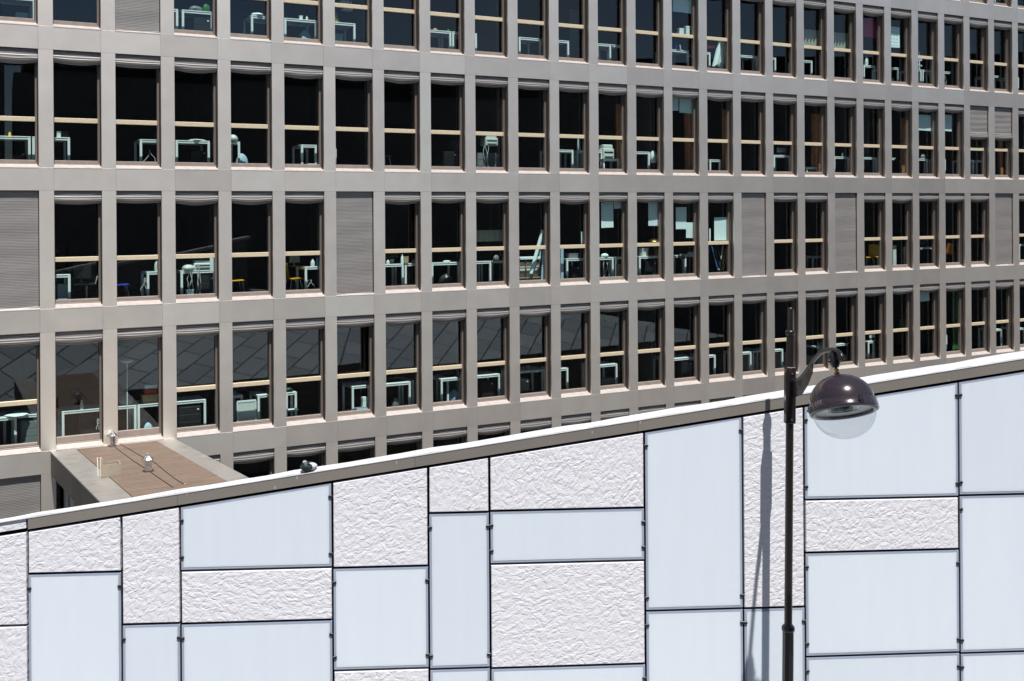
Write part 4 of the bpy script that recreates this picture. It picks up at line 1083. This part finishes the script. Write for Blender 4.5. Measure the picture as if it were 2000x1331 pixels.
for r, a_, c_ in ((2, 1205, 1218), (2, 1339, 1352), (2, 1413, 1425), (2, 1587, 1604), (2, 1762, 1776), (2, 980, 990), (2, 1951, 1960)): door(r, a_, c_, .9)
# --- third full row
desk(3, 95, 137, .62, 'white desk end with a bin below'); crate(3, 121, .85, 0, .22, .3, .5, 'bluepale', 'clear bin under the desk', 'waste_bin', 'bin', lid=False); office_chair(3, 168, 1.0, R(150), 'black office chair deep in the dark room')
shell_chair(3, 234, .85, 'blue', R(90), 'blue chair seat with bent metal legs', False)
desk(3, 286, 334, .62, 'white desk under a rounded lamp', 'l'); bag(3, 307, .7, .745, .14, .27, 'paleplastic', 'rounded cream desk lamp', 'desk_lamp', 'lamp', 20); wires(3, 283, .62, .6, .25, 7, 'white cable bowed beside the desk leg', spread=.10)
desk(3, 352, 420, .62, 'white desk loaded with machines'); cabinet(3, 402, .66, .42, .62); printer(3, 398, .66, .745, .50, .36, .24, 'large white printer'); bag(3, 367, .66, .745, .3, .14, 'paleplastic', 'white telephone with tangled cords', 'telephone', 'telephone', 21)
paper(3, 410, 419, 503, 530, 'white sheet slanted beside the printer', p=.45); wires(3, 372, .58, .7, .0, 8, 'tangled white cables hanging in front of the desk', spread=.12); wires(3, 388, .58, .9, .05, 9, 'thin dark cable crossing the cabinet', 'white_cable', .06); crate(3, 371, .7, 0, .16, .2, .26, 'bluepale', 'small clear box on the floor under the desk')
shell_chair(3, 460, .75, 'yellow', R(90), 'yellow chair seat', False); shell_chair(3, 572, .66, 'yellow', R(97), 'yellow shell chair facing the desk')
desk(3, 595, 650, .6, 'white desk with two bottles', 'l'); bottle(3, 610, .66, 'paleplastic', 'clear water bottle on the desk', .2, .055); bottle(3, 620, .68, 'bluebottle', 'blue water bottle on the desk', .3, .035); monitor(3, 575, .9, .745, .28, .2, 'dim monitor behind the yellow chair', 'grey'); wires(3, 604, .66, .4, .0, 10, 'white cables by the desk leg')
desk(3, 735, 788, .6, 'white desk with a cup and a carton', 'r'); desk(3, 790, 835, .68, 'white desk end behind', 'l'); bottle(3, 757, .66, 'paleplastic', 'white mug on the desk', .12, .045, .745, 'mug', 'mug'); crate(3, 793, .66, .745, .13, .12, .19, 'card', 'brown paper carton on the desk'); bottle(3, 785, .66, 'paper', 'roll of white paper standing on the desk', .25, .04, .745, 'paper towel', 'paper_towel'); bottle(3, 807, .66, 'grey', 'grey mug on the desk', .12, .045, .745, 'mug', 'mug')
o = put('potted_plant', 764, 3, .9, 'leafy green plant behind the desk', 'plant', None, dz=.745); b = MB(); pr_ = random.Random(5)
b.lathe([(.06, 0), (.08, .12)], 'grey', 12); b.build('pot', o); b = MB()
for k in range(90):
    a_, e_ = pr_.uniform(0, 6.28), pr_.uniform(.1, 1.3); q_ = pr_.uniform(.05, .26); c_ = Vector((q_ * math.cos(a_) * 1.2, q_ * math.sin(a_) * .6, .14 + q_ * math.sin(e_)))
    d1 = Vector((pr_.uniform(-1, 1), pr_.uniform(-1, 1), pr_.uniform(-.6, .6))).normalized() * .035; d2 = d1.cross(Vector((pr_.uniform(-1, 1), 1, pr_.uniform(-1, 1)))).normalized() * .013
    b.add([c_ - d1, c_ + d2, c_ + d1, c_ - d2], [(0, 1, 2, 3)], 'leaf')
b.build('leaves', o)
desk(3, 842, 899, .6, 'white desk with a plastic sack below'); bag(3, 870, .75, 0, .42, .42, 'black', 'black plastic sack under the desk', seed=23); bag(3, 872, .68, .745, .22, .05, 'paper', 'open white book on the desk', 'book', 'book', 24)
desk(3, 915, 959, .68, 'white desk with a telephone'); desk(3, 961, 985, .75, 'white desk end behind', ''); bag(3, 968, .7, .745, .18, .16, 'grey', 'dark telephone on the desk', 'telephone', 'telephone', 25); drape(3, 928, 986, .6, 'shade', 'lowered olive roller shade', 1.30, 1.62, 'roller shade', 'roller_shade')
roll(3, 1037, 535, 1060, 450, .50, .055, 'paper', 'long white roll leaning inside'); roll(3, 1048, 535, 1062, 460, .60, .035, 'bluepale', 'thin pale roll leaning inside'); roll(3, 1059, 548, 1063, 490, .42, .05, 'bluepale', 'short pale blue roll')
o = put('wooden_rack', 1034, 3, .55, 'brown wooden rack with pale panels', 'rack'); b = MB()
for k in range(4): b.box(-.36 + k * .22, -.33 + k * .22, 0, .03, .05, .75, 'wood')
for k in range(3): b.box(-.36, .36, -.02, .0, .22 + k * .14, .25 + k * .14, 'card')
b.build('rack_frame', o); b = MB(); b.box(-.31, .30, .04, .3, .12, .68, 'paleplastic'); b.build('panel', o); b = MB(); b.box(-.34, .34, -.05, .4, .755, .83, 'paper', bev=.01); b.build('tray', o)
paper(3, 1095, 1101, 486, 545, 'pale blue board edge standing', 'bluepale', .5, 'board', 'board', None); desk(3, 1106, 1143, .6, 'white desk with a dark machine'); cabinet(3, 1124, .8, .3, .5); crate(3, 1121, .68, .745, .36, .25, .14, 'grey', 'grey machine on the desk', 'scanner', 'scanner'); paper(3, 1135, 1141, 453, 476, 'narrow white sheet standing on the rail', p=.4)
paper(3, 1174, 1198, 396, 445, 'long white sheet'); paper(3, 1199, 1214, 396, 408, 'short pale sheet at the top'); desk(3, 1165, 1198, .6, 'grey white desk with a coil below', 'r'); desk(3, 1202, 1218, .7, 'white desk with cartons below', 'l'); wires(3, 1184, .55, .6, .0, 12, 'coiled white cable', spread=.16)
for k in range(4): crate(3, 1210, .62, .0 + k * .13, .16, .2, .122, 'card', '%s brown carton from the floor in the stack' % ORD[k], group='stack of brown cartons', lid=False)
bag(3, 1180, .66, .745, .24, .12, 'paper', 'white cup and papers on the desk', 'papers', 'papers', 27)
paper(3, 1266, 1289, 396, 441, 'long pale sheet'); desk(3, 1248, 1288, .6, 'white desk with a cream box', 'l'); cabinet(3, 1271, .66, .42, .6); crate(3, 1260, .66, .745, .22, .2, .24, 'paleplastic', 'cream box with a rounded top'); bottle(3, 1281, .66, 'orange', 'orange bottle on the desk', .28, .025); crate(3, 1281, .55, 0, .14, .14, .22, 'card', 'small brown carton on the floor')
o = put('brass_lamp', 1276, 3, .5, 'golden dish lamp above the rail', 'lamp', None, dz=1.19); b = MB(); b.lathe([(.20, 0), (.16, .05), (.05, .08), (0, .085)], 'brass', 20); b.build('lamp_shade', o); b = MB(); b.tube([(0, 0, .08), (0, 0, .2)], .008, 'black'); b.build('stem', o)
paper(3, 1320, 1341, 405, 448, 'upper left pale sheet'); paper(3, 1340, 1357, 435, 465, 'lower right white sheet'); desk(3, 1318, 1340, .6, 'white desk with a dark cloth', 'r'); desk(3, 1342, 1362, .66, 'white desk end behind', ''); bag(3, 1330, .56, .62, .26, .18, 'black', 'black strap hanging over the desk edge', 'strap', 'strap', 29); bag(3, 1348, .66, .745, .24, .09, 'paper', 'white headphones on the desk', 'headphones', 'headphones', 30)
paper(3, 1395, 1419, 425, 470, 'large white sheet at mid height'); paper(3, 1385, 1388, 447, 472, 'very narrow white sheet', p=.4)
for k, (x0, x1, m_) in enumerate(((1402, 1390, 'bluebottle'), (1407, 1395, 'black'), (1412, 1401, 'black'), (1404, 1412, 'stick'), (1409, 1420, 'card'), (1413, 1424, 'card'))): roll(3, x0, 528, x1, 482, .42 + .04 * k, .022, m_, '%s thin roll leaning in a fan' % ORD[k])
desk(3, 1587, 1607, .8, 'low white table deep inside', h=.55); shell_chair(3, 1692, .9, 'yellow', R(80), 'orange shell chair, nearer the left'); shell_chair(3, 1705, 1.1, 'yellow', R(-60), 'orange shell chair, nearer the right')
paper(3, 1744, 1751, 480, 522, 'white board edge leaning', 'paleplastic', .8, 'board', 'board', None); desk(3, 1795, 1822, .8, 'white desk with a computer', ''); monitor(3, 1803, .85, .745, .4, .24, 'dark computer monitor', 'black'); shell_chair(3, 1852, .9, 'orange', R(120), 'orange shell chair'); desk(3, 1990, 2010, .7, 'white desk at the edge')
# --- fourth full row
desk(4, -70, 30, .62, 'white desk with papers, nearest the left edge', 'r'); desk(4, 9, 83, .75, 'white desk holding papers and cups', 'r'); cabinet(4, 60, .8, .5, .6, 'grey', 'grey cabinet with a bent handle'); bag(4, 30, .68, .745, .5, .05, 'paper', 'heap of white papers on the desk', 'papers', 'papers', 31)
desk(4, 118, 198, .75, 'dim white desk with a cylinder', 'l'); bottle(4, 157, .8, 'paleplastic', 'pale cylinder standing on the desk', .22, .04, .745, 'canister', 'canister'); crate(4, 172, .95, 0, .4, .3, .6, 'black', 'ribbed black bin under the desk', 'waste_bin', 'bin', lid=False); wires(4, 190, .42, .55, .3, 14, 'coiled white cable at the window side', spread=.06)
o = put('floor_lamp', 246, 4, .65, 'slender white floor lamp with a dish top', 'floor lamp'); b = MB(); b.tube([(0, 0, .02), (0, 0, 1.80)], .014, 'paleplastic'); b.build('pole', o); b = MB(); b.lathe([(.02, 1.78), (.10, 1.80), (.17, 1.85)], 'paleplastic', 24, cap=False); b.build('lamp_shade', o); b = MB(); b.lathe([(.13, 0), (.13, .02), (.02, .03)], 'paleplastic', 24); b.build('base', o)
desk(4, 222, 264, .75, 'white desk beside the floor lamp', 'r'); desk(4, 266, 330, .75, 'white desk under the brown box', 'l'); bag(4, 243, .95, .745, .34, .24, 'grey', 'crumpled grey bag on the desk', seed=33); crate(4, 291, .85, .745, .36, .26, .2, 'card', 'brown box with files on top'); crate(4, 292, .87, .95, .3, .2, .12, 'red', 'red patterned tray on the brown box', lid=False); crate(4, 293, .9, 1.07, .3, .1, .10, 'paper', 'white files above the brown box', 'files', 'files', lid=False); bag(4, 286, .7, 0, .2, .3, 'bluepale', 'clear plastic wrap on the floor', 'plastic_wrap', 'wrap', seed=34)
desk(4, 330, 400, .7, 'white desk around a black cabinet', 'r'); cabinet(4, 368, .74, .55, .6); desk(4, 440, 472, .9, 'white desk behind the white frame')
o = put('whiteboard', 479, 4, .6, 'white framed board standing on the floor', 'board'); b = MB(); b.box(-.22, .22, 0, .03, .02, .60, 'paleplastic', bev=.01); b.build('panel', o); b = MB()
for a_ in ((-.24, .24, .60, .64), (-.24, .24, .0, .02), (-.25, -.222, .02, .6), (.222, .25, .02, .6)): b.box(a_[0], a_[1], -.01, .04, a_[2], a_[3], 'white')
b.build('rim', o)
desk(4, 502, 522, .62, 'white desk end behind the pier', 'l')
desk(4, 556, 577, .62, 'narrow white shelf stand', dp=.4); crate(4, 569, .6, .26, .3, .3, .03, 'paper', 'white shelf board', 'shelf_board', 'shelf', lid=False); bag(4, 562, .7, .745, .2, .12, 'black', 'black machine on the stand', 'machine', 'machine', 35)
desk(4, 685, 740, .7, 'white desk above white cartons', 'l'); crate(4, 706, .5, 0, .32, .25, .16, 'bluepale', 'flat pale carton on the floor'); crate(4, 711, .7, 0, .14, .12, .42, 'paper', 'tall white carton behind the flat one')
desk(4, 735, 800, .62, 'white desk with two legs close together', 'r'); desk(4, 740, 806, .85, 'second white desk further back', 'r'); bag(4, 769, .9, 0, .2, .3, 'grey', 'small grey sack under the desk', seed=36)
desk(4, 859, 905, .62, 'white desk with a lit left leg', 'l'); desk(4, 871, 915, .8, 'second white desk further back', 'l'); bag(4, 884, .95, 0, .3, .35, 'bluepale', 'pale sack under the desk', seed=37); desk(4, 915, 975, .62, 'white desk with a lit right leg', 'r'); cabinet(4, 950, .85, .4, .5)
desk(4, 1000, 1063, .8, 'dim white desk with a round lump on top', 'r'); bag(4, 1030, .9, .745, .2, .12, 'grey', 'dark round lump on the desk', 'cloth', 'cloth', seed=38); cabinet(4, 1023, .7, .3, .5); desk(4, 1080, 1108, .62, 'white desk end with one leg', 'r'); desk(4, 1160, 1204, .62, 'white desk with a lower shelf', 'r'); crate(4, 1188, .7, .0, .5, .3, .28, 'black', 'black box with an orange label below the desk'); desk(4, 1300, 1359, .62, 'white desk over a black cabinet', 'r'); cabinet(4, 1340, .66, .44, .62)
desk(4, 1375, 1396, .62, 'white desk end with one leg', 'r'); desk(4, 1440, 1466, .62, 'white desk with one leg', 'r'); desk(4, 1468, 1490, .8, 'dim desk further back', 'l'); desk(4, 1505, 1528, .62, 'white desk end beside the street lamp', 'r'); desk(4, 1590, 1602, .62, 'white desk corner', 'r'); desk(4, 1625, 1656, .62, 'white desk with green leaves above', 'l')
desk(4, 1694, 1706, .62, 'narrow white stand'); monitor(4, 1702, .7, .745, .26, .12, 'small pale monitor on the stand'); drape(4, 1858, 1872, 1.0, 'green', 'bright green curtain', .1, 2.3); drape(4, 1755, 1772, 1.6, 'green', 'dim green curtain', .9, 1.3); paper(4, 1844, 1850, 655, 682, 'white slanted board', 'paper', .6, 'board', 'board', None)
desk(4, 1942, 1956, .55, 'white desk frame', h=.78); desk(4, 1986, 2000, .6, 'white desk at the edge'); paper(4, 1795, 1815, 570, 588, 'pale sheet at the top')
for r, x, m_ in ((1, 1405, 'interior_pale'), (3, 1750, 'interior_pale'), (4, 1140, 'interior_pale'), (4, 1530, 'interior_pale')): pass
